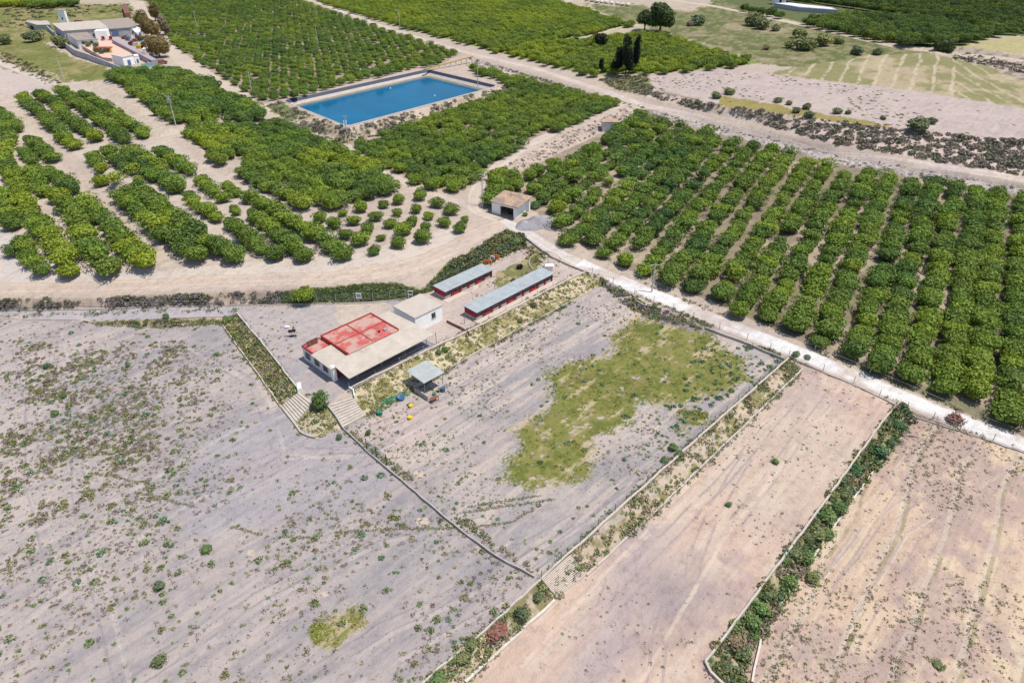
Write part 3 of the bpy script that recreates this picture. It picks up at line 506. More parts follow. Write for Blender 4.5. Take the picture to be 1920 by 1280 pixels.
road('road', [(1085,494),(1165,528),(1250,562),(1355,605),(1500,662),(1612,708),(1715,752),(1815,795),(1925,834),(2110,910),(2390,1018)], 4.2, (.7, .68, .655), 1, .07, False)
road('road', [(940,414),(978,430),(1042,472),(1090,496)], 3.6, (.58, .53, .48), 2, .06)
road('dirt_road', [(530,-15),(630,18),(700,44),(870,98),(1000,128),(1100,161),(1188,190),(1290,218),(1400,246),(1560,284),(1700,309),(1920,350),(2200,397),(2390,425)], 3.6, (.56, .48, .42), 3, .08)
road('dirt_road', [(1182,191),(1110,218),(1045,246),(990,272),(945,303),(905,335),(888,362),(885,395),(935,412)], 3.6, (.55, .47, .39), 4, .08)
road('dirt_road', [(-300,540),(0,541),(130,541),(300,533),(450,523),(600,520),(720,508),(800,484),(860,455),(900,430),(940,418)], 3.4, (.53, .43, .345), 5, .07)
road('dirt_road', [(648,272),(700,305),(745,335),(800,362),(850,375),(890,392)], 3.0, (.54, .46, .38), 6, .07)
road('dirt_road', [(1215,-5),(1340,12),(1480,42),(1560,60),(1650,82),(1760,97),(1850,108),(1950,122)], 4.5, (.55, .46, .36), 7, .12)
road('path', [(1090,70),(1120,63),(1160,52),(1198,47)], 3.0, (.5, .43, .28), 8, .12, False)
road('path', [(-60,108),(0,117),(60,142),(105,160)], 4.0, (.56, .5, .42), 9, .1, False)

# ---------- foliage ----------
def leafball(n, rx, rz, zc0, size, seed, lump=.28, nl=9, zmin=.25, col=(1, 1, 1), fill=.72, vert=False):
    r = np.random.default_rng(seed)
    L = r.normal(size=(nl, 3)); L[:, 2] = np.abs(L[:, 2]) * .7; L /= np.linalg.norm(L, axis=1)[:, None]; A = r.uniform(.5, 1, nl) * lump
    def rad(d): return (1 - lump * .5) + (A[None] * np.exp(-((1 - d @ L.T) / .12))).sum(1) * 1.0 + .05 * np.sin(d[:, 0] * 9 + seed) * np.sin(d[:, 1] * 8)
    d = r.normal(size=(n, 3)); d /= np.linalg.norm(d, axis=1)[:, None]; d[:, 2] = np.where(d[:, 2] < -.55, -d[:, 2], d[:, 2])
    R = rad(d) * r.uniform(.8, 1.06, n)
    p = d * R[:, None] * np.array([rx, rx, rz]); p[:, 2] += zc0; p[:, 2] = np.maximum(p[:, 2], zmin)
    nrm = d + r.normal(size=(n, 3)) * .65 + np.array([0, 0, .25]); nrm /= np.linalg.norm(nrm, axis=1)[:, None]
    u = np.cross(nrm, r.normal(size=(n, 3))); u /= np.linalg.norm(u, axis=1)[:, None]; w = np.cross(nrm, u)
    sz = size * r.uniform(.6, 1.3, n)[:, None]
    V = np.stack([p + u * sz, p + w * sz * .62 + nrm * sz * .15, p - u * sz, p - w * sz * .62 + nrm * sz * .15], 1).reshape(-1, 3)
    Q = np.arange(4 * n).reshape(n, 4)
    sh = np.repeat(r.uniform(.6, 1.45, n), 4)[:, None] * np.array(col) * np.array([1, 1, 1])
    tint = np.repeat(r.uniform(-.12, .12, n), 4); sh = sh * np.stack([1 + tint, np.ones_like(tint), 1 - tint], 1)
    # inner mass
    bu, bv = 14, 9; th = np.linspace(0, 2 * np.pi, bu, endpoint=False); ph = np.linspace(.02, np.pi * .86, bv)
    dd = np.stack([np.outer(np.sin(ph), np.cos(th)), np.outer(np.sin(ph), np.sin(th)), np.outer(np.cos(ph), np.ones(bu))], -1).reshape(-1, 3)
    bp = dd * (rad(dd) * fill)[:, None] * np.array([rx, rx, rz]); bp[:, 2] += zc0; bp[:, 2] = np.maximum(bp[:, 2], zmin)
    k = []
    for a in range(bv - 1):
        for b in range(bu): k.append((a * bu + b, (a + 1) * bu + b, (a + 1) * bu + (b + 1) % bu, a * bu + (b + 1) % bu))
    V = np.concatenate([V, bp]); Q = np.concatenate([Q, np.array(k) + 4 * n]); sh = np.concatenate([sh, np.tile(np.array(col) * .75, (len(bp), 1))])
    return V, Q, np.clip(sh, 0, 2)
def join(parts):
    V = []; Q = []; K = []; b = 0
    for v, q, k in parts: V.append(v); Q.append(q + b); K.append(k); b += len(v)
    return np.concatenate(V), np.concatenate(Q), np.concatenate(K)
def mesh_of(name, vqk, mat):
    o = meshobj(name, vqk[0], vqk[1], mat, col=vqk[2]); me = o.data; bpy.data.objects.remove(o); return me
def trunk_mesh(r, h, seed=0, name='trunk'):
    mb = MB(); mb.tube((0, 0, -.3), (.03, .02, h * .55), r, r * .8)
    rr = random.Random(seed)
    for k in range(4):
        a = k * 1.6 + rr.random(); mb.tube((.03, .02, h * .5), (math.cos(a) * h * .5, math.sin(a) * h * .5, h), r * .6, r * .3, 5)
    o = mb.build(name, M['bark']); me = o.data; bpy.data.objects.remove(o); return me
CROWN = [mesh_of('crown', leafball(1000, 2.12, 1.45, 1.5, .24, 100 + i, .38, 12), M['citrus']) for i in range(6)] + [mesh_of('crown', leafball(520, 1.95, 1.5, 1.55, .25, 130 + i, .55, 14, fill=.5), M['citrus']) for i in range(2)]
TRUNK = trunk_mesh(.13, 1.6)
ORD = ['', 'first', 'second', 'third', 'fourth', 'fifth', 'sixth', 'seventh', 'eighth', 'ninth', 'tenth', 'eleventh', 'twelfth', 'thirteenth', 'fourteenth', 'fifteenth', 'sixteenth', 'seventeenth', 'eighteenth', 'nineteenth', 'twentieth',
       'twenty-first', 'twenty-second', 'twenty-third', 'twenty-fourth', 'twenty-fifth', 'twenty-sixth', 'twenty-seventh', 'twenty-eighth', 'twenty-ninth', 'thirtieth']
trees = []   # x, y, scale, yellow, label
def addtree(x, y, s, yel=0, lab=None): trees.append((x, y, s, yel, lab))
def along(pts, spacing):
    c = np.array(pts); d = np.r_[0, np.cumsum(np.hypot(*(c[1:] - c[:-1]).T))]; n = max(1, int(round(d[-1] / spacing)))
    t = np.linspace(0, d[-1], n + 1); return np.interp(t, d, c[:, 0]), np.interp(t, d, c[:, 1])
# the large orchard right of the white road: parallel rows, all fanning from one far point
ROWX = [2207,2146,2085,2025,1964,1905,1846,1795,1737,1678,1622,1557,1497,1437,1377,1317,1250,1188,1122,1062,1002,942,882,822,762,702,642,582]
dv = np.array([(1899 - 960) / F, 0.0]); rdir = np.array([(1899 - 960), math.hypot(F, 835) ]); rdir = rdir / np.hypot(*rdir)
RI = [(1040,430),(1060,452),(1128,476),(1250,522),(1370,578),(1500,628),(1590,662),(1660,690),(1790,738),(1860,764),(1920,790),(2400,960),(2400,440),(1920,365),(1700,335),(1560,305),(1440,278),(1340,250),(1290,234),(1215,214),(1200,212),(1150,245),(1060,290),(985,322),(990,345),(1030,390)]
BARE = [(1262,428,16),(1178,470,8),(1470,432,13),(1420,415,7),(1262,400,9),(1615,510,11),(1610,535,8),(1440,395,7),(1290,388,14),(1340,462,8),(1230,250,7),(1255,262,7),(1195,420,9),(1655,600,6),(1700,366,6),(1150,330,8),(1125,345,9),(1095,360,9),(1310,335,7),(1490,385,7),(1830,590,6),(1420,620,6)]
for ri, x6 in enumerate(ROWX):
    x0, y0, _ = g1(x6, 600, 1.6) if x6 < 2300 else (0, 0, 0)
    t = np.arange(-120, 200, 3.3 if x6 > 1500 else 3.7) + random.random() * 2
    xs = x0 + rdir[0] * t; ys = y0 + rdir[1] * t; k = ys > 45; xs = xs[k]; ys = ys[k]
    zz = Hf(xs, ys) + 1.5; a, b = P(xs, ys, zz); m = inpoly(a, b, RI)
    cnt = 0
    for x, y, pa, pb, ok in zip(xs, ys, a, b, m):
        if not ok: continue
        cnt += 1
        if any((pa - q[0]) ** 2 + ((pb - q[1]) * 1.2) ** 2 < q[2] ** 2 for q in BARE) or random.random() < (.004 if x6 > 1640 else .02): continue
        s = random.uniform(.86, 1.1) * (.93 if x6 > 1640 else .95 if x6 > 1400 else .92); s *= random.uniform(.62, .85) if random.random() < (.04 if x6 > 1640 else .12) else 1
        yel = .16 * random.random() ** 2
        if random.random() < .02: yel = .45
        if 1420 < x6 < 1570 and pb < 420: yel *= .5
        R = ri - 3
        lab = f"citrus tree {ORD[min(cnt,30)]} from the white road, {ORD[R]} row from the right" if 1 <= R < 30 else f"citrus tree, {ORD[min(cnt,30)]} from the white road at the orchard's far right edge"
        addtree(x + random.uniform(-.3, .3), y + random.uniform(-.3, .3), s, yel, (lab, 'right orchard'))
# left terraces, row by row: (enlargement, points, spacing, size, yellow spots)
ZA = (3.2, 0, 130); ZB = (3.2, 300, 200)
def rows(Z, lst, phrase):
    for k, (pts, s, yl) in enumerate(lst):
        pp = Zc(*Z, pts); w = [g1(a, b, 1.5)[:2] for a, b in pp]; xs, ys = along(w, 3.7 * s)
        n = len(xs)
        for i, (x, y) in enumerate(zip(xs, ys)):
            f = i / max(1, n - 1); yel = max([max(0, 1 - abs(f - q) * 6) * .55 for q in yl] + [.12 * random.random()])
            lab = f"citrus tree {ORD[min(30, n - i)]} from near end of {ORD[k + 1]} row, {phrase}"
            addtree(x + random.uniform(-.35, .35), y + random.uniform(-.35, .35), s * .97 * random.uniform(.86, 1.1), yel, (lab, phrase))
rows(ZA, [([(60,1080),(150,1030)], .8, []), ([(130,1040),(180,1100),(240,1180)], .85, [.3]), ([(0,740),(30,830),(70,920)], .95, []),
  ([(10,480),(60,620),(110,700),(170,830),(240,930),(330,1030),(390,1110),(425,1200)], 1.0, [0, .35, .55, .85, 1]), ([(200,610),(260,720)], 1.0, []), ([(280,610),(350,640),(430,710)], .9, []),
  ([(350,760),(400,830),(480,920),(500,1010),(560,1090),(640,1180)], 1.05, [0, .6]), ([(500,780),(600,880),(680,960),(760,1060),(860,1150)], 1.05, [.8, 1])], 'lower left terrace')
rows(ZA, [([(0,250),(40,300),(100,350)], .85, []), ([(0,330),(50,400),(60,450)], .9, [1]), ([(180,410),(250,480),(320,520)], .85, []), ([(140,480),(190,540)], .8, [])], 'far left strip')
rows(ZA, [([(130,165),(220,235),(300,310),(380,400),(450,450)], .95, [1]), ([(240,150),(340,200),(400,280),(500,360),(580,400)], .95, [1]), ([(370,130),(440,190),(540,255)], .95, []), ([(590,290),(680,360),(740,415)], .95, []), ([(500,150),(600,210),(700,280),(780,330),(870,380)], .92, [])], 'upper left terrace')
rows(ZA, [([(550,520),(600,590)], .8, [1]), ([(620,660),(690,650)], .85, [0, 1]), ([(650,500),(760,580),(800,600)], .9, [1]), ([(800,490),(870,530),(940,580),(1010,650),(1080,700)], .92, [.3, .5]), ([(970,490),(1080,560),(1150,600)], .9, [.4]), ([(820,650),(830,670)], .55, [0])], 'middle left terrace')
rows(ZB, [([(-220,170+90),(-130,320),(-60,390),(-20,410),(40,440),(100,480)], .9, []), ([(-30,560),(20,610)], .9, []), ([(240,430),(330,510),(380,530)], .85, []), ([(170,520),(230,580),(320,650)], .75, [.4]), ([(400,450),(455,500)], .6, []), ([(430,590),(450,610)], .5, [])], 'middle terrace beside pale slope')
rows(ZB, [([(-230,540),(-160,590),(-100,640),(-40,700),(20,740),(110,810),(220,880)], 1.05, [.6]), ([(-170,500),(-60,560),(20,610),(130,700),(250,780),(340,840),(450,890)], 1.05, []), ([(440,700),(530,780),(620,850),(680,880)], .95, []), ([(580,660),(690,730),(760,800),(860,890)], .95, []), ([(540,540),(640,590),(740,650),(840,710),(920,750),(1000,800),(1100,870)], .95, []), ([(560,640),(600,660)], .7, [])], 'terrace above the dirt lane')
# blocks planted on a grid
def block(poly, spc, s, ang, phrase, yel=.12, jit=.35, inset=2.1, excl=(), sp2=None, yb=0):
    gx = [g1(p[0], p[1], 1.4) for p in poly]; xs = [q[0] for q in gx]; ys = [q[1] for q in gx]; cx, cy = sum(xs) / len(xs), sum(ys) / len(ys)
    R = max(max(xs) - min(xs), max(ys) - min(ys)) * .75 + 10; U, V = np.meshgrid(np.arange(-R, R, spc), np.arange(-R, R, sp2 or spc)); U = U.ravel(); V = V.ravel()
    x = cx + U * math.cos(ang) - V * math.sin(ang); y = cy + U * math.sin(ang) + V * math.cos(ang)
    x += rng.uniform(-jit, jit, len(x)); y += rng.uniform(-jit, jit, len(y)); k = y > 30; x = x[k]; y = y[k]
    z = Hf(x, y); m = np.ones(len(x), bool)
    for (dx, dy) in ((inset, 0), (-inset, 0), (0, inset), (0, -inset)):
        a, b = P(x + dx, y + dy, z + 1.3); m &= inpoly(a, b, poly)
    a, b = P(x, y, z + 1.3)
    for e in excl: m &= ~inpoly(a, b, e)
    yn = fbm(x, y, .08, 55)
    for i in np.where(m)[0]:
        if random.random() < .02: continue
        addtree(x[i], y[i], s * random.uniform(.88, 1.12), float(np.clip((yn[i] - .5) * 3, 0, .5)) * yel * 4 + .08 * random.random() + yb, None)
L5 = Zc(*ZB, [(110,165),(200,120),(400,100),(560,100),(700,80),(800,120),(1060,240),(1250,310),(1440,430),(1440,530),(1270,570),(1040,600),(880,610),(690,560),(580,480),(455,400),(500,300),(445,300),(360,350),(230,270)])
block(L5, 3.7, .9, AANG, 'dense', .3, .5, 1.4)
block([(185,142),(225,128),(335,130),(400,155),(500,205),(500,226),(430,228),(380,236),(325,232),(275,205),(235,172)], 3.9, 1.0, AANG, 'top')
block(PORCH, 3.3, .8, AANG + .1, 'pool', .1, .2, 1.3, sp2=4.5)
block([(900,385),(905,335),(935,308),(965,315),(985,340),(990,370),(960,365),(930,385)], 3.6, .95, AANG, 'corner')
block(T1P, 4.6, .7, AANG + .25, 't1', .05, .35, 2.6)
block(T2P, 3.4, .82, AANG, 't2', .15, .15, sp2=5.2, yb=.22, excl=[[(1085,75),(1085,66),(1198,42),(1205,56)]])
block([(1350,-60),(2400,-60),(2400,40),(1920,60),(1700,30),(1640,20),(1560,8),(1430,-2)], 3.2, 1.0, math.radians(118), 't4', 0, .2, sp2=7.5, yb=-.4)
block([(1340,6),(1440,22),(1500,38),(1620,26),(1700,32),(1920,60),(1870,68),(1810,84),(1760,94),(1650,78),(1530,50)], 3.2, 1.05, math.radians(-8), 't4b', 0, .2, sp2=6.0, yb=-.3)
block([(-300,-40),(130,-40),(150,8),(90,14),(30,12),(-300,12)], 5.5, 1.2, 0, 'tl', .3)
YOUNG = Zc(*ZB, [(1095,630,.55),(1210,605,.85),(1340,585,.65),(1430,560,.8),(1560,535,.9),(1660,580,.85),(1745,622,.9),(1830,670,.5),(960,665,.8),(1040,705,.85),(1165,682,.75),(1295,655,.8),(1425,630,.6),(1540,612,.7),(1615,652,.65),(1515,685,.7),(1380,702,.75),(1250,725,.8),(1115,765,.8),(1590,720,.65),(1710,692,.8),(1800,728,.75),(1465,740,1.05),(1325,775,.5),(1200,800,1.05),(1570,790,1.0),(1425,818,.85),(1285,860,.65)])

HERO = 272
trees.sort(key=lambda t: t[1] * c_ + CH * s_ + (1e6 if t[4] is None else 0))
def place_tree(x, y, s, yel, lab, group, proto, rz, name='citrus_tree', cat='tree'):
    z = float(Hf(x, y)); r = empty(name, (x, y, z), rz, lab, cat, group); r.scale = (s, s, s * random.uniform(.9, 1.08))
    for o in proto:
        cch = o.copy(); C.objects.link(cch); cch.parent = r; cch['yel'] = float(yel)
    return r
proto_crowns = []
seen = {}
for i, (x, y, s, yel, lb) in enumerate(trees[:HERO]):
    lab = lb[0]
    if lab in seen:
        seen[lab] += 1; lab = lab.replace('citrus tree', 'smaller citrus tree')
    seen[lab] = 1
    z = float(Hf(x, y)); r = empty('citrus_tree', (x, y, z), random.uniform(0, 6.28), lab, 'tree', 'citrus trees planted in rows')
    r.scale = (s, s, s * random.uniform(.85, 1.1))
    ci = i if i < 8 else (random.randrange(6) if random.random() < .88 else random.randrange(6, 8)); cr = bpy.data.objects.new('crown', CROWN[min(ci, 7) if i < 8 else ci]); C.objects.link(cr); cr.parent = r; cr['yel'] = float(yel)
    tk = bpy.data.objects.new('trunk', TRUNK); C.objects.link(tk); tk.parent = r
    if i < 12: proto_crowns.append(cr)
_o = sorted(range(len(YOUNG)), key=lambda q: YOUNG[q][1]); YR = {q: i // 7 for i, q in enumerate(_o)}; YS = [[YOUNG[q][0] for q in _o[i * 7:i * 7 + 7]] for i in range(4)]
for k, (a, b, s) in enumerate(YOUNG):
    x, y, z = g1(a, b, 1.0)
    r = empty('young_citrus_tree', (x, y, z), random.uniform(0, 6.28), None, 'young tree', 'young citrus trees on the bare corner')
    row = f'small separate citrus tree, {ORD[sum(1 for q in YS[k // 7 * 0 + YR[k]] if q < a) + 1]} from the left in the {ORD[YR[k] + 1]} line of the young plot'
    r['label'] = row[:110]; r.scale = (s * .8, s * .8, s * .84)
    cr = bpy.data.objects.new('crown', CROWN[(k * 5) % 6]); C.objects.link(cr); cr.parent = r; cr['yel'] = .1 * random.random()
    tk = bpy.data.objects.new('trunk', TRUNK); C.objects.link(tk); tk.parent = r

def scatter_gn(name, pts, protos, label, cat):
    V = np.array([(p[0], p[1], p[2]) for p in pts]); me = bpy.data.meshes.new(name); me.vertices.add(len(V)); me.vertices.foreach_set('co', V.astype(np.float32).ravel())
    for an, vals in (('scl', [p[3] for p in pts]), ('rot', [p[4] for p in pts]), ('yel', [p[5] for p in pts])):
        a = me.attributes.new(an, 'FLOAT', 'POINT'); a.data.foreach_set('value', np.array(vals, np.float32))
    a = me.attributes.new('var', 'INT', 'POINT'); a.data.foreach_set('value', rng.integers(0, len(protos), len(pts)).astype(np.int32))
    o = bpy.data.objects.new(name, me); C.objects.link(o)
    ng = bpy.data.node_groups.new(name, 'GeometryNodeTree'); ng.interface.new_socket('Geometry', in_out='INPUT', socket_type='NodeSocketGeometry'); ng.interface.new_socket('Geometry', in_out='OUTPUT', socket_type='NodeSocketGeometry')
    n = ng.nodes; gi = n.new('NodeGroupInput'); go = n.new('NodeGroupOutput'); iop = n.new('GeometryNodeInstanceOnPoints'); g2i = n.new('GeometryNodeGeometryToInstance')
    for p in reversed(protos):
        oi = n.new('GeometryNodeObjectInfo'); oi.inputs['Object'].default_value = p; oi.transform_space = 'ORIGINAL'; ng.links.new(oi.outputs['Geometry'], g2i.inputs[0]) if False else None
        g = n.new('GeometryNodeGeometryToInstance'); ng.links.new(oi.outputs['Geometry'], g.inputs[0])
        if p is protos[-1]: jn = n.new('GeometryNodeJoinGeometry')
        ng.links.new(g.outputs[0], jn.inputs[0])
    n.remove(g2i)
    def attr(nm, ty):
        a = n.new('GeometryNodeInputNamedAttribute'); a.data_type = ty; a.inputs['Name'].default_value = nm; return [q for q in a.outputs if q.enabled][0]
    ng.links.new(gi.outputs[0], iop.inputs['Points']); ng.links.new(jn.outputs[0], iop.inputs['Instance']); iop.inputs['Pick Instance'].default_value = True
    ng.links.new(attr('var', 'INT'), iop.inputs['Instance Index'])
    cx = n.new('ShaderNodeCombineXYZ'); ng.links.new(attr('rot', 'FLOAT'), cx.inputs[2]); ng.links.new(cx.outputs[0], iop.inputs['Rotation'])
    ng.links.new(attr('scl', 'FLOAT'), iop.inputs['Scale']); ng.links.new(iop.outputs[0], go.inputs[0])
    md = o.modifiers.new('Scatter', 'NODES'); md.node_group = ng
    return tag(o, label, cat, kind='stuff')
rest = trees[HERO:]; rx = np.array([t[0] for t in rest]); ry = np.array([t[1] for t in rest]); rz_ = Hf(rx, ry)
scatter_gn('orchard_trees', [(t[0], t[1], z, t[2], random.uniform(0, 6.28), t[3]) for t, z in zip(rest, rz_)], proto_crowns, 'massed rows of green citrus trees filling the farther orchards', 'orchard')
print('TREES', len(trees))

# weeds and scrub: small clumps of leaves merged into ground cover
def clumps(name, pts, label, cat='ground cover'):
    # pts: x,y,z,r,h,n,col
    V = []; K = []
    for (x, y, z, r, h, n, cl) in pts:
        n = int(n); a = rng.uniform(0, 2 * np.pi, n); d = r * np.sqrt(rng.uniform(0, 1, n)); hh = h * (1 - .6 * (d / r) ** 2) * rng.uniform(.3, 1, n)
        p = np.stack([x + d * np.cos(a), y + d * np.sin(a), z + hh], 1); s = (r * .27 + .035) * rng.uniform(.6, 1.25, n)[:, None]
        u = rng.normal(size=(n, 3)); u[:, 2] *= .5; u /= np.linalg.norm(u, axis=1)[:, None]; w = np.cross(u, rng.normal(size=(n, 3)) + [0, 0, .2]); w /= np.linalg.norm(w, axis=1)[:, None]
        V.append(np.stack([p + u * s, p + w * s * .6, p - u * s, p - w * s * .6], 1).reshape(-1, 3)); K.append(np.repeat(rng.uniform(.5, 1.15, n), 4)[:, None] * np.array(cl))
    V = np.concatenate(V); K = np.clip(np.concatenate(K), 0, 1)
    return tag(meshobj(name, V, np.arange(len(V)).reshape(-1, 4), M['weed'], col=K), label, cat, kind='stuff')
GR = (.2, .26, .1); BG = (.15, .25, .14); OL = (.27, .26, .11); BR = (.31, .24, .19); PU = (.27, .215, .21); YG = (.3, .3, .09); DK = (.14, .18, .065); ST = (.52, .45, .28)
def scat(poly, n, size, cols, dens=None, hf=.8, nq=9, seed=1, excl=()):
    xs = [p[0] for p in poly]; ys = [p[1] for p in poly]; wpts = [g1(p[0], p[1]) for p in poly if -460 < p[0] < 2410 and p[1] < 1720]
    x0, x1 = min(q[0] for q in wpts), max(q[0] for q in wpts); y0, y1 = min(q[1] for q in wpts), max(q[1] for q in wpts)
    got = []; tot = 0
    for _ in range(14):
        x = rng.uniform(x0, x1, 40000); y = rng.uniform(y0, y1, 40000); z = H0(x, y); a, b = P(x, y, z); m = inpoly(a, b, poly) & (a > -120) & (a < 2040) & (b < 1360) & (b > -20)
        for e in excl: m &= ~inpoly(a, b, e)
        if dens is not None: m &= rng.uniform(0, 1, len(x)) < dens(a, b, x, y)
        k = np.where(m)[0]; got.append((x[k], y[k])); tot += len(k)
        if tot >= n: break
    x = np.concatenate([q[0] for q in got])[:n]; y = np.concatenate([q[1] for q in got])[:n]; z = Hf(x, y); k = range(len(x)); out = []
    for i in k:
        r = .8 * (size[0] + (size[1] - size[0]) * rng.random() ** 2.2); cl = cols[int(rng.integers(len(cols)))]
        out.append((x[i], y[i], z[i] - .03, r, r * hf * rng.uniform(.7, 1.4), nq * (1.5 + r * 2), cl))
    return out
W1 = []
def d1(a, b, x, y):
    n = fbm(x, y, .12, 61); base = .07 + .5 * np.clip((n - .47) * 7, 0, 1)
    heavy = np.exp(-(((a - 190) / 190) ** 2 + ((b - 800) / 170) ** 2)); base = base * .55 + heavy * (.35 + .65 * np.clip((n - .4) * 6, 0, 1))
    base = base + .16 * (b > 950) * np.clip((n - .42) * 8, 0, 1)
    clear = np.exp(-(((a - 530) / 120) ** 2 + ((b - 820) / 90) ** 2)); return np.clip(base * (1 - clear * .95), 0, 1) * np.where(b < 640, .4, 1)
W1 += scat(F1P, 7500, (.1, .42), [OL, OL, BR, PU, BR, GR, PU], d1, .7, 8)
W1 += scat(F1P, 700, (.25, .7), [GR, BG, GR, OL], lambda a, b, x, y: d1(a, b, x, y) * .8 + .08, .9, 16)
W1 += scat(F1P, 5000, (.05, .16), [BR, PU, BR, OL], lambda a, b, x, y: np.clip((fbm(x, y, .5, 69) * .5 + fbm(x, y, .1, 61) * .5 - .48) * 9, .02, 1), .6, 5)
W1 += scat(F4P, 2500, (.05, .15), [BR, OL, BR], lambda a, b, x, y: np.clip((fbm(x, y, .4, 69) - .47) * 9, .02, 1), .6, 5)
W1 += scat([(0,640),(350,640),(380,800),(250,960),(0,1000)], 1500, (.2, .6), [PU, BR, OL, OL, GR], lambda a, b, x, y: np.clip((fbm(x, y, .25, 66) - .45) * 5, 0, 1), .7, 12)
d2 = lambda a, b, x, y: np.clip((fbm(x, y, .12, 63) - .44) * 5, .02, 1)
W1 += scat(F2P, 2400, (.1, .33), [GR, OL, OL, BR, GR], d2, .8, 8); W1 += scat(F2P, 140, (.3, .6), [BG, GR], None, .9, 16)
W1 += scat([(1280,800),(1470,680),(1440,650),(1320,640),(1200,850)], 120, (.25, .7), [BG, BG, GR], None, .9, 18)
W1 += scat(F3P, 420, (.1, .3), [OL, GR, BR], lambda a, b, x, y: np.clip((fbm(x, y, .1, 64) - .5) * 6, .01, 1), .8, 8)
def d4(a, b, x, y):
    al = x * .69 + y * .724; ac = -x * .724 + y * .69; ln = np.mod(ac - al * .08 + (fbm(x, y, .05, 91) - .5) * 3, 5.2)
    return np.clip((fbm(x, y, .1, 65) - .42) * 5, .03, 1) * np.where(ln < .9, 1, .3)
W1 += scat(F4P, 3300, (.08, .36), [OL, BR, OL, GR, PU, BR], d4, .7, 7)
for p in (GRASS1, GRASS2, GRASS3): W1 += scat(p, 1500 if p is GRASS1 else 260, (.15, .5), [(.28, .3, .07), (.26, .28, .06), (.32, .3, .1), (.22, .25, .055)], lambda a, b, x, y: np.clip((fbm(x, y, .3, 67) - .35) * 4, .1, 1), .25, 9)
# old hose lines grown over with weeds
for pl in ([(165,888),(210,892),(260,905)],[(250,923),(305,932),(330,942),(365,950)],[(432,987),(490,1002)],[(530,1005),(590,1009)],[(20,1080),(15,1050),(60,1018)],[(1010,930),(880,950),(1180,925),(1230,905)][0:2],[(870,962),(940,950),(1040,935)],[(880,990),(960,978),(1000,955)],[(640,998),(760,990),(850,990)],[(150,922),(180,918)]):
    w = [g1(*q)[:2] for q in pl]
    xs, ys = along(w, .18); zs = Hf(xs, ys)
    for x, y, z in zip(xs, ys, zs): W1.append((x + rng.normal() * .08, y + rng.normal() * .08, z, rng.uniform(.12, .3), .2, 8, (OL, GR, BR)[int(rng.integers(3))]))
for (pl, n) in ((F1P[3:6], 120), (WALLB[1:], 500), (WALLBB[1:], 420), (WALLC[:5], 420), (WALLCB[:8], 420), ([(642,803),(1012,1086)], 260), ([(686,781),(840,694),(1080,562)], 330), ([(655,731),(837,642),(1064,527)], 240), (RLO[3:], 420), (RUP[2:], 260), ([(0,594),(445,581)], 120), ([(1300,600),(1478,673)], 150)):
    w = [g1(q[0], q[1])[:2] for q in pl]; xs, ys = along(w, 1); t = np.sort(rng.uniform(0, len(xs) - 1, n)); x = np.interp(t, np.arange(len(xs)), xs) + rng.normal(size=n) * .3; y = np.interp(t, np.arange(len(ys)), ys) + rng.normal(size=n) * .3
    k = fbm(x, y, .15, 71) > .45; z = Hf(x, y)
    for i in np.where(k)[0]: W1.append((x[i], y[i], z[i], rng.uniform(.15, .5), .35, 12, (OL, GR, DK, BR)[int(rng.integers(4))]))
W1 += scat(COMP, 330, (.1, .4), [OL, BR, GR, PU], lambda a, b, x, y: np.clip((fbm(x, y, .15, 68) - .42) * 5, .03, 1) * ~((a > 560) & (a < 860) & (b > 560) & (b < 735)), .8, 10)
clumps('weeds', W1, 'low green and brown weeds scattered over gravel plots', 'weeds')
W2 = []
W2 += scat(BANKCF2, 900, (.2, .6), [ST, OL, GR, ST, YG], None, .6, 12); RX = ([(559,732),(590,757),(553,800),(524,766)], [(612,757),(662,744),(688,782),(641,806)]); W2 += scat(BANKCF1, 1000, (.25, .7), [OL, GR, DK, BR, ST, YG], None, .7, 13, excl=RX); W2 += scat(BANKMID, 160, (.2, .6), [ST, OL, GR], None, .7, 12, excl=RX)
W2 += scat(BANKB, 1000, (.2, .7), [OL, GR, BR, ST, DK], lambda a, b, x, y: np.clip((fbm(x, y, .3, 72) - .4) * 5, .1, 1), .7, 12)
W2 += scat(BANKC, 800, (.3, 1.0), [DK, GR, DK, BG, OL, BR, (.1, .16, .07)], None, .8, 16)
W2 += scat(HEDGE, 2200, (.3, .7), [(.12, .17, .055), (.14, .19, .06), (.17, .2, .08), (.13, .17, .08)], None, .4, 10)
W2 += scat([(835,498),(900,462),(950,432),(985,440),(975,465),(900,500)], 260, (.5, 1.3), [(.17, .2, .11), (.2, .22, .1), (.27, .24, .08), (.14, .18, .08)], None, .9, 22)
W2 += scat(SCRUBL, 520, (.35, .9), [(.24, .2, .2), (.27, .22, .22), (.2, .2, .13), (.21, .22, .12)], lambda a, b, x, y: np.clip((fbm(x, y, .2, 73) - .4) * 5, .1, 1), .7, 16)
W2 += scat(RBANK, 1250, (.5, 1.4), [(.34, .28, .24), (.29, .27, .2), (.38, .31, .26), (.24, .25, .16)], lambda a, b, x, y: np.clip(.65 + (a - 1500) / 1300 + (fbm(x, y, .2, 74) - .5) * 1.5, .25, 1), .7, 22)
W2 += scat([(1195,197),(1290,222),(1700,313),(1920,352),(2000,366),(2000,385),(1920,370),(1590,314),(1215,218)], 420, (.3, .8), [(.26, .23, .2), (.3, .26, .22), (.2, .21, .13)], None, .6, 10)
W2 += scat([(875,106),(1185,197),(1165,195),(1000,148),(885,116)], 260, (.4, .9), [(.28, .25, .23), (.24, .21, .19)], None, .6, 10)
W2 += scat([(945,312),(1045,258),(1178,200),(1203,207),(1055,283),(975,318)], 230, (.3, .7), [(.3, .25, .22), (.25, .22, .16)], None, .6, 10)
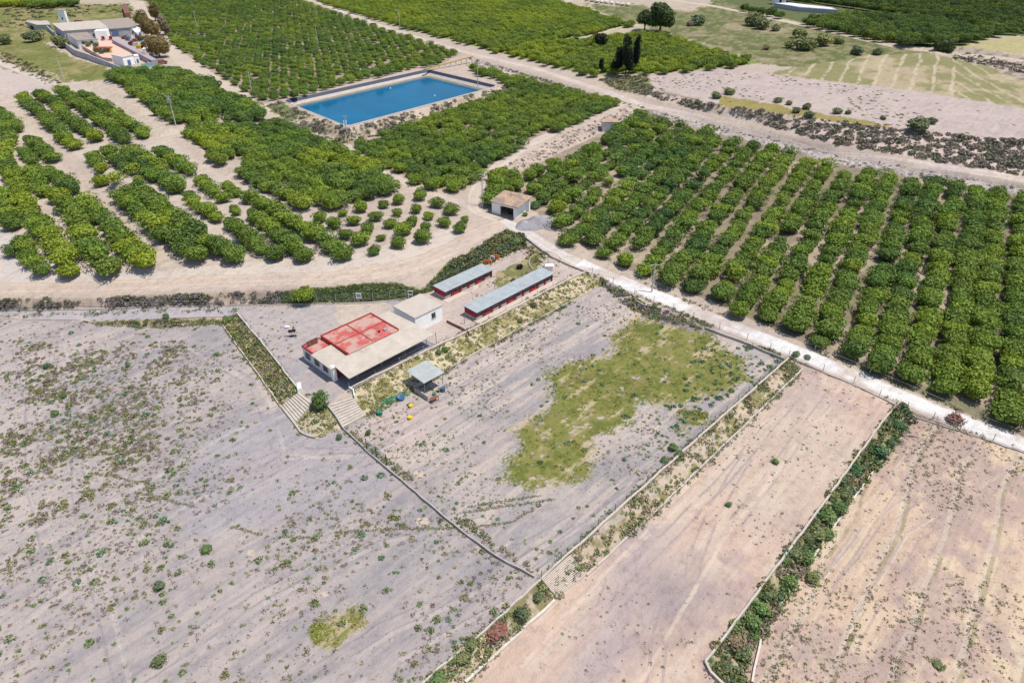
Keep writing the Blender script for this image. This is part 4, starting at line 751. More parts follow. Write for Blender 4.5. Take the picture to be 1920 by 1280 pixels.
W2 += scat(POOLBANK, 620, (.4, 1.3), [(.28, .245, .22), (.23, .225, .16), (.21, .23, .11), (.31, .27, .22)], lambda a, b, x, y: np.clip((fbm(x, y, .15, 75) - .38) * 5, .1, 1), .6, 14)
W2 += scat(UFIELD, 380, (.3, .8), [(.3, .26, .16), (.25, .21, .14), (.33, .28, .14)], lambda a, b, x, y: np.clip((fbm(x, y, .05, 76) - .42) * 5, .05, 1), .4, 9)
W2 += scat([(1120,150),(1210,140),(1225,165),(1215,180),(1150,165)], 220, (.5, 1.3), [(.22, .22, .12), (.28, .25, .14), (.2, .22, .11)], None, .7, 12)
W2 += scat([(0,95),(60,120),(120,158),(90,160),(0,115)], 200, (.4, 1.2), [(.17, .16, .08), (.2, .18, .1)], None, .6, 12)
W2 += scat([(0,6),(240,8),(250,26),(80,38),(0,60)], 260, (.6, 1.8), [(.2, .18, .11), (.15, .15, .07), (.18, .14, .12)], None, .5, 12)
W2 += scat([(1790,98),(1920,118),(2000,130),(2000,150),(1920,138),(1790,112)], 260, (.5, 1.3), [(.16, .13, .12), (.2, .17, .13)], None, .6, 10)
W2 += scat([(960,440),(1030,482),(1010,500),(985,470)], 60, (.3, .8), [(.2, .16, .05), OL], None, .7, 12)
W2 += scat([(1125,520),(1210,570),(1290,600),(1320,618),(1250,605),(1190,585),(1140,545)], 260, (.3, .9), [(.27, .22, .22), (.25, .21, .2), OL, GR], None, .8, 14)
clumps('scrub', W2, 'dry grey and olive scrub covering the earth banks', 'scrub')

# ---------- single shrubs and trees ----------
SHR = {k: [mesh_of('foliage', leafball(420, 1, .8, .65, .17, s + 300, .4, 8, .05), M[k]) for s in range(3)] for k in ('bush', 'agave', 'dry')}
SHR['redbush'] = [mesh_of('foliage', leafball(420, 1, .75, .6, .17, 333, .4, 8, .05), M['redbush'])]
STEM = trunk_mesh(.06, .7, 5, 'stem')
def shrub(px, py, r, kind, label, group, hs=1.0, name='shrub'):
    x, y, z = g1(px, py, r * .5); e = empty(name, (x, y, z - .05), random.uniform(0, 6), label, 'shrub', group); e.scale = (r, r, r * hs)
    f = bpy.data.objects.new('foliage', random.choice(SHR[kind])); C.objects.link(f); f.parent = e
    s = bpy.data.objects.new('stem', STEM); C.objects.link(s); s.parent = e
Z7 = (2.56, 1280, 780)
for (a, b, r, k, lab) in [(950,165,1.7,'agave','bushy green shrub, uppermost of the large ones on the right bank'),(1000,125,1.0,'agave','small blue-green shrub just above the uppermost large one on the right bank'),(1035,40,1.1,'agave','green shrub at the top end of the right bank near the white road'),
  (830,265,1.4,'agave','rounded blue-green shrub on the right bank below the uppermost large one'),(865,240,.9,'bush','olive shrub beside the rounded blue-green one on the right bank'),(775,375,1.1,'bush','greyish shrub halfway down the right bank above a stone kerb piece'),
  (745,440,1.3,'agave','right one of the pair of green shrubs midway down the right bank'),(695,480,1.6,'agave','left and larger one of the pair of green shrubs midway down the right bank'),(650,560,1.5,'bush','olive green shrub under the pair in the middle of the right bank'),(690,560,1.3,'agave','green shrub at the outer edge in the middle of the right bank'),
  (600,580,.9,'bush','grey shrub against the wall in the middle of the right bank'),(600,680,1.3,'agave','dark blue-green shrub in the lower middle of the right bank'),(545,660,1.3,'bush','pale green shrub left of the dark one in the lower middle of the right bank'),
  (490,690,.8,'agave','small dark shrub touching the wall in the lower middle of the right bank'),(625,770,1.2,'bush','low green shrub on the outer foot of the right bank'),(510,790,1.2,'agave','green shrub in the lower third of the right bank'),(430,850,1.0,'bush','small olive shrub in the lower third of the right bank'),
  (375,920,1.3,'agave','upper one of two bright green shrubs near the low end of the right bank'),(330,985,1.4,'agave','lower one of two bright green shrubs near the low end of the right bank'),(350,1050,.8,'agave','small shrub below the two bright green ones on the right bank'),(290,1130,1.5,'bush','large grey-green shrub at the low end of the right bank'),(250,1080,1.3,'dry','brownish dry shrub at the low end of the right bank'),(210,1210,1.0,'bush','shrub in the wall corner at the low end of the right bank')]:
    q = Zc(*Z7, [(a, b)])[0]; shrub(q[0], q[1], r * .7, k, lab, 'shrubs along the right bank', .75)
for (a, b, r, k, h, lab) in [(598,760,1.35,'agave',1.6,'tall blue-green shrub growing between the two stepped ramps'),(603,742,.9,'agave',1.3,'shorter shrub behind the tall one between the two stepped ramps'),(978,1150,1.2,'bush',1,'big round green shrub on the bank left of the lower ramp'),(930,1172,1.6,'redbush',.35,'reddish brown shrub beside the big round green one on the bank'),
  (1008,1120,.9,'bush',.8,'green shrub at the foot of the middle wall beside the lower ramp'),(822,1270,1.2,'agave',.8,'blue-green shrub on the bank at the bottom of the picture'),(868,1232,1.1,'bush',.8,'olive shrub on the bank just above the bottom of the picture'),(885,1205,1.0,'bush',.8,'olive shrub on the bank between two others, left of the reddish one'),
  (1790,785,1.5,'redbush',.7,'dark red shrub beside the white road at the right'),(1262,838,1.0,'agave',.8,'blue-green shrub inside the fence of the grassy plot'),(1275,850,.8,'agave',.8,'lower shrub inside the fence of the grassy plot'),(1245,862,.7,'agave',.8,'small shrub left of the two inside the fence of the grassy plot'),
  (1003,385,1.5,'agave',.9,'green shrub against the right side of the clay-roofed store'),(1020,378,1.4,'bush',.8,'olive shrub between store and orchard trees'),(985,402,.9,'agave',.8,'small green shrub at the front corner of the store'),(968,455,1.3,'agave',.9,'rounded shrub where the hedge meets the white road'),(945,446,1.3,'bush',.8,'olive shrub at the upper end of the hedge'),(1492,665,.9,'agave',1,'green shrub at the fence corner beside the white road'),(1515,670,.8,'bush',1,'grey-green shrub standing on the white road edge near the fence corner'),(312,594,.8,'agave',1.1,'blue-green shrub on the short bank left of the compound'),(430,598,1.0,'agave',.7,'green shrub at the top left corner of the compound'),
  (690,812,.6,'agave',1.3,'small upright shrub left of the gate by the low wall'),(637,820,.6,'agave',1.4,'small upright shrub at the end of the round kerb'),(900,585,.8,'bush',.8,'green shrub on the compound bank below the long shed'),(1000,572,.9,'bush',.8,'green shrub on the compound bank at its upper part'),(975,600,.8,'bush',.8,'shrub on the compound bank near the field kerb'),
  (835,655,.9,'agave',.7,'green shrub on the bank right of the canopy'),(822,660,.8,'agave',.7,'green shrub on the bank nearest the canopy'),(962,525,.8,'bush',.8,'dark green shrub behind the long shed roof'),(1228,575,.8,'bush',1.1,'green shrub by the curved kerb near the utility pole'),(86,688,.7,'agave',1.1,'blue-green shrub standing alone in the left gravel plot'),(104,775,.8,'agave',1,'largest green shrub in the weedy part of the left plot'),
  (120,742,.7,'agave',1,'green shrub just above the largest one in the left plot'),(298,1098,.9,'bush',.9,'green shrub low in the left plot near the bottom'),(386,1030,.9,'agave',.8,'wide green clump in the lower middle of the left plot'),(296,1238,1.0,'bush',.8,'round green clump at the bottom of the left plot'),(240,685,.6,'agave',1,'small dark green shrub below the lane bank in the left plot'),
  (1366,945,.6,'agave',.9,'green tuft alone in the middle of the pink strip'),(1455,865,.7,'agave',.9,'round green tuft in the upper half of the pink strip'),(1760,1245,.9,'bush',.5,'yellow-green round tuft at the bottom of the right plot'),(1215,770,.0,'bush',1,'')]:
    if r: shrub(a, b, r * (.8 if r > 1.2 else .68), k, lab, 'single shrubs around the plots', h)
Z4 = (4, 1440, 0); Z3 = (4, 1000, 0)
for (Z, a, b, r, k, lab) in [(Z4,60,215,3,'bush','small grey shrub at the left of the meadow shrubs'),(Z4,225,258,4,'bush','grey-green meadow shrub, middle of the upper line'),(Z4,265,255,3,'bush','grey-green meadow shrub touching its left neighbour'),(Z4,285,335,6,'bush','largest grey-green shrub of the meadow'),(Z4,165,340,3,'bush','meadow shrub left of the largest'),(Z4,415,310,5,'bush','wide meadow shrub right of the largest'),(Z4,537,310,3,'bush','pale meadow shrub beyond the wide one'),(Z4,668,385,3.4,'bush','round meadow shrub near the far dirt road'),(Z4,820,395,2.6,'bush','last small meadow shrub towards the striped field'),
   (Z3,1240,160,5,'bush','grey shrub right of the umbrella pine'),(Z3,1650,160,6,'bush','broad grey-green shrub high in the meadow'),(Z3,1710,190,5,'bush','green shrub joined to the broad one in the meadow'),(Z3,1820,215,2.2,'bush','tiny shrub right of the broad one in the meadow'),(Z3,1175,180,2.6,'dry','dry bush close to the umbrella pine'),(Z3,1750,360,2.2,'dry','dry brown bush on the pale patch of meadow'),
   (Z3,1470,690,2.4,'bush','largest shrub at the edge of the ochre strip'),(Z3,1380,720,2.2,'bush','olive shrub left of the largest on the ochre strip'),(Z4,75,750,1.9,'bush','shrub on the ochre strip, second cluster left'),(Z4,160,775,1.5,'bush','small shrub in the second cluster of the ochre strip'),(Z4,290,800,2.0,'bush','shrub midway along the ochre strip'),(Z4,215,830,1.8,'bush','lower shrub midway along the ochre strip'),(Z4,310,860,2.0,'bush','lowest shrub midway along the ochre strip'),(Z4,525,835,2.0,'bush','shrub in the right part of the ochre strip'),(Z4,600,845,1.3,'bush','little round shrub next to it on the ochre strip'),(Z4,868,885,1.2,'bush','tiny shrub at the right end of the ochre strip'),
   (Z4,1130,945,4.0,'bush','broad dark shrub above the scrub bank'),(Z4,1230,910,2.0,'bush','round shrub right of the broad dark one above the bank')]:
    q = Zc(*Z, [(a, b)])[0]; shrub(q[0], q[1], r * .68, k, lab, 'shrubs on the far meadow and field edges', .8)
def tree(name, px, py, parts, mat, th, label, group=None, tr=.35):
    x, y, z = g1(px, py); e = empty(name, (x, y, z), 0, label, 'tree', group)
    v = join([leafball(n, rx, rz, zz, ls, random.randrange(999), lp, 12, .2) if (dx, dy) == (0, 0) else (lambda L: (L[0] + np.array([dx, dy, 0]), L[1], L[2]))(leafball(n, rx, rz, zz, ls, random.randrange(999), lp, 12, .2)) for (n, dx, dy, rx, rz, zz, ls, lp) in parts])
    meshobj('crown', v[0], v[1], M[mat], e, col=v[2])
    mb = MB(); mb.tube((0, 0, -.5), (.1, 0, th * .6), tr, tr * .7, 8)
    for k in range(5): mb.tube((.1, 0, th * .55), (math.cos(k * 1.3) * th * .3, math.sin(k * 1.3) * th * .3, th), tr * .5, tr * .25)
    mb.build('trunk', M['bark'], e); return e
tree('umbrella_pine', 1237, 62, [(2400,0,0,5.0,4.4,7.0,.5,.4),(700,-3,0,3,2.6,4.2,.45,.35),(700,3.0,0,2.8,2.4,3.8,.45,.35)], 'pine', 7, 'large dark round pine at the edge of the meadow', tr=.6)
tree('umbrella_pine', 1208, 58, [(1100,0,0,3.6,3.0,4.6,.45,.35)], 'pine', 4, 'smaller dark pine leaning on the left of the large one', tr=.4)
for (a, b, h, r, lab) in ((1172,143,13.5,1.5,'tallest black-green cypress in the middle of the roadside group'),(1160,140,9.5,1.4,'left cypress of the roadside group, lower than the tallest'),(1190,137,12.3,1.25,'right cypress of the roadside group, almost as tall'),(1178,145,9,1.3,'front cypress of the roadside group before the tallest'),(1152,138,4,1.5,'low dark cypress bush at the left foot of the group'),(1127,138,5.2,.8,'small slim cypress alone left of the group')):
    tree('cypress', a, b, [(int(90 * h), 0, 0, r, h * .5, h * .52, .3, .3)], 'cypress', h * .4, lab, 'dark cypresses beside the main dirt road', .2)
tree('dark_conifer', 1126, 92, [(700,0,0,2.6,3.0,3.2,.35,.4)], 'cypress', 2, 'dark round conifer standing inside the bright green orchard')
for (a, b, r, h, m_, lab) in ((62,79,4,4.4,'bush','grey-green bush by the lean-to of the farm'),(118,90,3.3,4,'bush','round bush against the long grey farm wall'),(8,84,3,3.6,'bush','bush at the left edge of the farm meadow'),(285,72,4.4,8,'carob','brownish tree behind the farm scrap yard'),(300,108,4.6,8.5,'carob','largest brown-green tree at the lower end of the scrap yard'),(268,50,3.4,6,'carob','brownish tree beside the brown-roofed barn'),(292,40,2.4,8,'carob','upper tree of the brown row along the farm track'),(312,66,2.6,7,'dry','bare grey tree of the brown row along the farm track'),(1768,100,4,5,'pine','dark tree at the bend of the far dirt road')):
    tree('farm_tree', a, b, [(1000, 0, 0, r * .8, h * .5, h * .5, .36, .45)] + ([(500, r * .45, 0, r * .5, h * .35, h * .35, .36, .4), (500, -r * .4, r * .2, r * .5, h * .38, h * .4, .36, .4)]), m_, h * .5, lab, 'trees and bushes by the farm', .3)
e = tree('lemon_tree', 573, 568, [(900,0,0,1.6,1.35,1.7,.2,.3)], 'citrus', 1.4, 'single bright green tree in front of the compound fence'); e.children[0]['yel'] = .3

# ---------- buildings ----------
def AB(a, b, z=0): return (a * .69 - b * .724, a * .724 + b * .69, z)
def rect(mb, a0, a1, b0, b1, z0, z1): return mb.poly([AB(a0, b0, z1), AB(a1, b0, z1), AB(a1, b1, z1), AB(a0, b1, z1)], z0)
def at(e, z0):   # parts are written in world coordinates: keep the empty at its base and undo it on the parts
    return e
class Thing:
    def __init__(s, name, x, y, z, label, cat, group=None):
        s.e = empty(name, (x, y, z), 0, label, cat, group); s.o = np.array([x, y, z])
    def part(s, mb, name, mat, parent=None, label=None):
        V = np.array(mb.v); base = s.o
        o = meshobj(name, V - base, mb.f, M[mat], s.e if parent is None else parent)
        if label: o['label'] = label
        return o
# main building with the red roof
cx, cy, _ = AB(51, 82); T = Thing('clubhouse', cx, cy, 1.6, 'long low white building with red flat roof and cream sheet canopy', 'building')
w = MB(); rect(w, 43.7, 47.2, 80.3, 88.4, 1.2, 3.95); rect(w, 47.2, 57.0, 80.7, 87.9, 1.2, 4.42); rect(w, 57.0, 60.5, 80.8, 87.2, 1.2, 3.9); wall = T.part(w, 'wall', 'white2')
w = MB(); rect(w, 43.55, 44.15, 79.6, 80.3, 1.2, 4.25); T.part(w, 'pier', 'white')
w = MB(); rect(w, 44.2, 60.4, 80.15, 80.29, 1.2, 4.0); T.part(w, 'front_wall', 'redwall')
w = MB(); rect(w, 43.65, 47.15, 85.1, 88.45, 3.96, 4.12); T.part(w, 'low_roof', 'red')
rf = MB(); rect(rf, 47.25, 57.0, 80.4, 87.9, 4.52, 4.66); roof = T.part(rf, 'roof', 'red')
w = MB(); rect(w, 47.05, 47.24, 80.45, 88.1, 4.0, 4.86); rect(w, 47.24, 57.2, 87.92, 88.1, 4.1, 4.86); rect(w, 57.01, 57.2, 80.45, 87.92, 4.1, 4.86); rect(w, 52.0, 52.16, 80.7, 87.9, 4.67, 4.76); rect(w, 47.25, 51.99, 84.2, 84.34, 4.67, 4.75); rect(w, 52.17, 57.0, 84.2, 84.34, 4.67, 4.75); T.part(w, 'parapet', 'redtrim')
w = MB(); rect(w, 43.64, 43.8, 85.1, 88.45, 4.13, 4.3); rect(w, 43.8, 47.0, 88.3, 88.46, 4.13, 4.3); T.part(w, 'low_parapet', 'redwall')
w = MB(); w.slab([AB(43.2, 79.5, 4.15), AB(47.0, 79.5, 4.2), AB(47.0, 85.0, 4.45), AB(43.2, 85.0, 4.3)], .12)
w.slab([AB(43.9, 75.8, 3.95), AB(60.9, 75.9, 3.95), AB(60.5, 80.62, 4.42), AB(47.06, 80.62, 4.5), AB(44.0, 79.6, 4.3)], .12)
w.slab([AB(57.25, 80.5, 4.3), AB(60.6, 80.5, 4.3), AB(60.3, 87.1, 4.2), AB(57.25, 87.1, 4.2)], .12); T.part(w, 'canopy', 'cream')
for a in np.linspace(46.2, 60.2, 4):
    w = MB(); w.tube(AB(a, 77.2, 1.3), AB(a, 77.2, 3.95), .05); T.part(w, 'post', 'metal')
for b in (86.9, 84.3, 81.9):
    w = MB(); rect(w, 43.62, 43.69, b - .55, b + .55, 2.45, 3.45); wn = T.part(w, 'window', 'glass')
    w = MB()
    for (b0, b1, z0, z1) in ((-.62, .62, 3.45, 3.53), (-.62, .62, 2.37, 2.45), (-.62, -.55, 2.45, 3.45), (.55, .62, 2.45, 3.45), (-.03, .03, 2.45, 3.45)): rect(w, 43.56, 43.66, b + b0, b + b1, z0, z1)
    T.part(w, 'frame', 'postgrey', wn); wn.children[0].location = (0, 0, 0)
w = MB(); w.poly([AB(44.1, 87.4, 5.2), AB(46.1, 87.4, 5.2), AB(46.1, 87.5, 5.2), AB(44.1, 87.5, 5.2)], 4.2); w.tube(AB(44.5, 87.45, 4.1), AB(44.5, 87.45, 4.3), .05); w.tube(AB(45.7, 87.45, 4.1), AB(45.7, 87.45, 4.3), .05); T.part(w, 'sign_panel', 'rust')
w = MB(); rect(w, 55.2, 55.8, 81.6, 82.1, 4.68, 5.0); T.part(w, 'roof_vent', 'metal')
w = MB(); rect(w, 54.3, 54.6, 82.0, 82.3, 4.68, 4.9); T.part(w, 'roof_vent', 'dark')
# white block beside it
cx, cy, _ = AB(64.5, 84.2); T = Thing('annexe', cx, cy, 1.6, 'white cube-shaped annexe with flat beige roof and one window', 'building')
w = MB(); rect(w, 61.4, 67.5, 81.4, 87.2, 1.2, 4.55); T.part(w, 'wall', 'white')
w = MB(); rect(w, 61.3, 67.6, 81.3, 87.3, 4.56, 4.72); T.part(w, 'roof', 'boxroof')
w = MB(); rect(w, 65.1, 65.9, 81.33, 81.39, 3.0, 3.95); wn = T.part(w, 'window', 'glass')
w = MB(); rect(w, 65.0, 66.0, 81.28, 81.36, 2.9, 2.99); rect(w, 65.0, 66.0, 81.28, 81.36, 3.96, 4.02); rect(w, 65.47, 65.53, 81.28, 81.36, 3.0, 3.95); T.part(w, 'frame', 'postgrey', wn)
w = MB(); rect(w, 61.32, 61.39, 82.0, 82.8, 1.9, 2.9); T.part(w, 'door', 'rust')
# kennel sheds
def shed(a0, a1, b0, b1, nb, label):
    cx, cy, _ = AB((a0 + a1) / 2, (b0 + b1) / 2); T = Thing('kennel_shed', cx, cy, 1.7, label, 'shed', 'red kennel sheds')
    w = MB(); rect(w, a0 - .4, a1 + .3, b0 - .9, b1 + .4, 1.3, 1.76); T.part(w, 'plinth', 'conc2')
    w = MB(); rect(w, a0, a0 + .15, b0 + .3, b1, 1.77, 2.3); T.part(w, 'base_wall', 'block')
    w = MB(); rect(w, a0, a0 + .15, b0 + .3, b1, 2.305, 3.5); rect(w, a1 - .15, a1, b0 + .3, b1, 1.77, 3.5); rect(w, a0 + .16, a1 - .16, b1 - .15, b1, 1.77, 3.5); T.part(w, 'wall', 'redwall')
    st = (a1 - a0) / nb
    for k in range(nb):
        p0 = a0 + k * st
        w = MB(); rect(w, p0 + st - .36, p0 + st - .06, b0 + .3, b0 + .45, 1.77, 3.3); T.part(w, 'pillar', 'redwall')
        w = MB(); rect(w, p0 + st - .7 if k % 2 else p0 + .2, p0 + st - .52 if k % 2 else p0 + .34, b0 + .5, b1 - .2, 1.77, 3.2); T.part(w, 'partition', 'redtrim')
        w = MB(); rect(w, p0 + .16, p0 + st - .52, b0 + .34, b0 + .44, 1.77, 2.3); T.part(w, 'low_wall', 'redtrim' if k % 3 == 1 else 'block')
        w = MB()
        for q in np.linspace(p0 + .2, p0 + st - .55, 5): w.tube(AB(q, b0 + .38, 2.3), AB(q, b0 + .38, 3.25), .02, n=4)
        w.tube(AB(p0 + .16, b0 + .38, 2.8), AB(p0 + st - .52, b0 + .38, 2.8), .025, n=4); T.part(w, 'grille', 'metal')
    w = MB(); w.slab([AB(a0 - .1, b0 - .02, 3.52), AB(a1 + .1, b0 - .02, 3.52), AB(a1 + .15, b1 + .1, 3.66), AB(a0 - .15, b1 + .1, 3.66)], .08); T.part(w, 'roof', 'greyroof')
shed(72.5, 85.0, 86.1, 89.4, 6, 'shorter red kennel shed with grey sheet roof near the hedge')
shed(71.3, 92.0, 76.4, 79.7, 10, 'longer red kennel shed with grey sheet roof beside the bank')
# field shelter
cx, cy, _ = AB(54, 70); T = Thing('field_shelter', cx, cy, 0, 'small open shelter with faded metal roof at the bank foot', 'shelter')
w = MB(); w.slab([AB(51.9, 68.0, 2.75), AB(56.0, 67.9, 2.75), AB(56.0, 72.2, 3.05), AB(51.9, 72.2, 3.05)], .07); T.part(w, 'roof', 'shelter')
for a in (52.1, 55.8):
    for b in (68.2, 72.0): w = MB(); w.tube(AB(a, b, -.2), AB(a, b, 2.72 + (.25 if b > 70 else 0)), .05); T.part(w, 'post', 'postgrey')
for q in ((51.6, 51.8, 67.0, 70.2), (54.3, 56.0, 67.4, 67.6), (51.9, 54.2, 70.6, 70.8)): w = MB(); rect(w, q[0], q[1], q[2], q[3], -.2, .95); T.part(w, 'low_wall', 'block')
def table(a, b, label):
    x, y, _ = AB(a, b); T = Thing('wooden_table', x, y, 0, label, 'table'); z = float(Hf(x, y))
    w = MB(); rect(w, a - .7, a + .7, b - .35, b + .35, z + .7, z + .76); T.part(w, 'tabletop', 'rust')
    for da in (-.6, .6):
        for db in (-.28, .28): w = MB(); rect(w, a + da - .04, a + da + .04, b + db - .04, b + db + .04, z - .1, z + .69); T.part(w, 'leg', 'rust')
table(52.3, 66.3, 'low brown table standing in front of the field shelter')
# tiled roadside store
x0, y0, z0 = g1(960, 400); T = Thing('storehouse', x0, y0, z0, 'small white open-fronted store with patched clay roof', 'building')
zt = z0 + 3.0
def Wp(px, py, z): x, y = W(px, py, z); return (float(x), float(y), z)
r_ = [Wp(918.5, 376.5, zt), Wp(970.5, 389, zt), Wp(1000, 374.5, zt), Wp(946, 360, zt)]
u = np.array(r_[1]) - np.array(r_[0]); v = np.array(r_[3]) - np.array(r_[0]); ins = lambda s, t, z: tuple((np.array(r_[0]) + u * s + v * t)[:2]) + (z,)
w = MB(); w.slab([r_[0], ins(1.02, -.03, zt), ins(1.02, 1.0, zt + .5), ins(0, 1.0, zt + .5)], .15); T.part(w, 'roof', 'tile')
w = MB(); w.poly([ins(.04, .05, zt - .17), ins(.34, .05, zt - .17), ins(.34, .12, zt - .17), ins(.04, .12, zt - .17)], z0 - .5); w.poly([ins(.04, .12, zt - .17), ins(.1, .12, zt - .17), ins(.1, .95, zt - .17), ins(.04, .95, zt - .17)], z0 - .5)
w.poly([ins(.1, .88, zt - .17), ins(.97, .88, zt - .17), ins(.97, .95, zt - .17), ins(.1, .95, zt - .17)], z0 - .5); w.poly([ins(.82, .06, zt - .17), ins(.87, .06, zt - .17), ins(.87, .88, zt - .17), ins(.82, .88, zt - .17)], z0 - .5)
w.poly([ins(.34, .05, zt - .17), ins(.91, .05, zt - .17), ins(.91, .12, zt - .17), ins(.34, .12, zt - .17)], zt - .7); T.part(w, 'wall', 'white')
w = MB(); w.poly([ins(.5, .3, z0 + 1.2), ins(.8, .3, z0 + 1.2), ins(.8, .7, z0 + 1.2), ins(.5, .7, z0 + 1.2)], z0 - .3); T.part(w, 'stored_machine', 'black')
w = MB(); w.tube(ins(.45, .6, zt + .2), ins(.45, .6, zt + 1.6), .05); T.part(w, 'vent_pipe', 'rust')
# pump hut
x0, y0, z0 = g1(1145, 245); T = Thing('pump_hut', x0, y0, z0, 'tiny white hut half hidden among trees by the dirt road', 'hut')
w = MB(); w.box(x0 - 2.6, x0 + 1.9, y0 - 1, y0 + 2.6, z0 - .5, z0 + 2.6); T.part(w, 'wall', 'white2'); w = MB(); w.box(x0 - 2.8, x0 + 2.1, y0 - 1.2, y0 + 2.8, z0 + 2.61, z0 + 2.8); T.part(w, 'roof', 'tile'); w = MB(); w.box(x0 + .6, x0 + 1.4, y0 - 1.05, y0 - 1.01, z0, z0 + 2); T.part(w, 'door', 'dark')
# spoil heap by the store
hx, hy, hz = g1(1012, 418); nn = 34; th = np.linspace(0, 2 * np.pi, nn, endpoint=False); V = []; 
for k, f in enumerate(np.linspace(1, 0, 12)):
    for t in th:
        R = (4.6 + 1.6 * math.cos(2 * (t - .5))) * f * (1 + .25 * float(vnoise(np.array(math.cos(t) * 2 + 9), np.array(math.sin(t) * 2 + 9), 1.3, 4)) - .12); x = hx + math.cos(t) * R; y = hy + math.sin(t) * R
        V.append((x, y, float(Hf(x, y)) - .15 + 1.5 * (1 - f ** 1.8) * (.7 + .6 * float(vnoise(np.array(x), np.array(y), .7, 8)))))
Q = [(k * nn + i, k * nn + (i + 1) % nn, (k + 1) * nn + (i + 1) % nn, (k + 1) * nn + i) for k in range(11) for i in range(nn)]
tag(meshobj('spoil_heap', V, Q, M['tarp'], smooth=False), 'grey and white heap of spoil between store and white road', 'heap')

# ---------- reservoir ----------
T = Thing('reservoir', POOL[0][0], POOL[0][1], 9.6, 'large lozenge-shaped irrigation reservoir with black liner and pale rim', 'reservoir')
Pc = np.array(POOL)  # order: left, front, right, back
if (Pc[1][0]-Pc[0][0])*(Pc[2][1]-Pc[0][1])-(Pc[1][1]-Pc[0][1])*(Pc[2][0]-Pc[0][0]) < 0: Pc = Pc[::-1]
def inset(d):
    out = []
    n = 4
    for i in range(n):
        a, b, c = Pc[i - 1], Pc[i], Pc[(i + 1) % n]; d1_ = (b - a) / np.hypot(*(b - a)); d2_ = (c - b) / np.hypot(*(c - b)); n1 = np.array([-d1_[1], d1_[0]]); n2 = np.array([-d2_[1], d2_[0]])
        bis = (n1 + n2); bis /= (1 + n1 @ n2); out.append(b + bis * d)
    return np.array(out)
def roundp(Q_, r=2.2, k=5):
    out = []
    for i in range(4):
        a, b, c = Q_[i - 1], Q_[i], Q_[(i + 1) % 4]; p = b + (a - b) / np.hypot(*(a - b)) * r; q = b + (c - b) / np.hypot(*(c - b)) * r
        for t in np.linspace(0, 1, k): out.append((1 - t) ** 2 * p + 2 * t * (1 - t) * b + t * t * q)
    return out
def ring(T, name, d0, z0, d1, z1, mat):
    A = roundp(inset(d0)); B = roundp(inset(d1)); n = len(A); V = [(p[0], p[1], z0) for p in A] + [(p[0], p[1], z1) for p in B]
    w = MB(); w.v = V; w.f = [(i, (i + 1) % n, n + (i + 1) % n, n + i) for i in range(n)]; return T.part(w, name, mat)
ring(T, 'rim', -.5, 9.3, -.12, 9.66, 'rim'); ring(T, 'rim_top', -.15, 9.66, .12, 9.67, 'conc2'); ring(T, 'liner', .12, 9.67, 1.0, 8.75, 'liner'); ring(T, 'chalk_band', 1.0, 8.75, 2.3, 8.1, 'linerlow'); ring(T, 'silt_band', 2.3, 8.1, 4.6, 7.2, 'silt')
A = roundp(inset(3.1)); w = MB(); w.v = [(p[0], p[1], 7.78) for p in A]; w.f = [list(range(len(A)))]
o = meshobj('water', w.v, w.f, M['water']); tag(o, kind='structure')
for k, (t, lab) in enumerate(((.25, 'white float on the water near the long far side of the reservoir'), (.6, 'white float on the open water of the reservoir'))):
    p = inset(5.2 if k == 0 else 13); q = p[3] * (1 - t) + p[0] * t if k == 0 else p[2] * .5 + p[1] * .5
    a_, b_ = (732, 166) if k == 0 else (815, 180); x, y = W(a_, b_, 7.78); mb = MB(); mb.tube((x, y, 7.6), (x, y, 8.0), .28, .18, 10); tag(mb.build('float', M['white']), lab, 'float', 'floats on the reservoir')
mb = MB(); x, y = W(647, 238, 9.7)
for dx in (-.4, .4): mb.tube((x + dx, y - .2, 9.6), (x + dx, y + .6, 11.4), .05)
for k in range(5): mb.tube((x - .4, y - .2 + k * .15, 9.9 + k * .33), (x + .4, y - .2 + k * .15, 9.9 + k * .33), .04)
tag(mb.build('ladder', M['white']), 'white ladder rising from the near corner of the reservoir', 'ladder')
mb = MB(); x, y = W(915, 162, 9.7)
for dx in (-.4, .4): mb.tube((x + dx, y + .3, 9.7), (x + dx - 1.2, y - .6, 8.6), .05)
tag(mb.build('ladder', M['metal']), 'metal ladder lying on the liner at the right corner of the reservoir', 'ladder')
# channel on trestles
x0, y0 = W(795, 130, 10.6); x1, y1 = W(886, 105, 11.2); T = Thing('aqueduct', float(x0), float(y0), 9, 'ochre water channel on white posts running to the main road', 'channel')
w = MB(); d = np.array([x1 - x0, y1 - y0]); L = np.hypot(*d); d /= L; nrm = np.array([-d[1], d[0]]) * .3
w.poly([(x0 + nrm[0], y0 + nrm[1], 10.7), (x1 + nrm[0], y1 + nrm[1], 11.2), (x1 - nrm[0], y1 - nrm[1], 11.2), (x0 - nrm[0], y0 - nrm[1], 10.7)], [10.3, 10.8, 10.8, 10.3]); T.part(w, 'channel', 'pipe')
for t in np.linspace(.3, .98, 7):
    x = x0 + d[0] * L * t; y = y0 + d[1] * L * t; w = MB(); w.box(x - .22, x + .22, y - .22, y + .22, 7.6, 10.28 + .5 * t); T.part(w, 'post', 'white2')
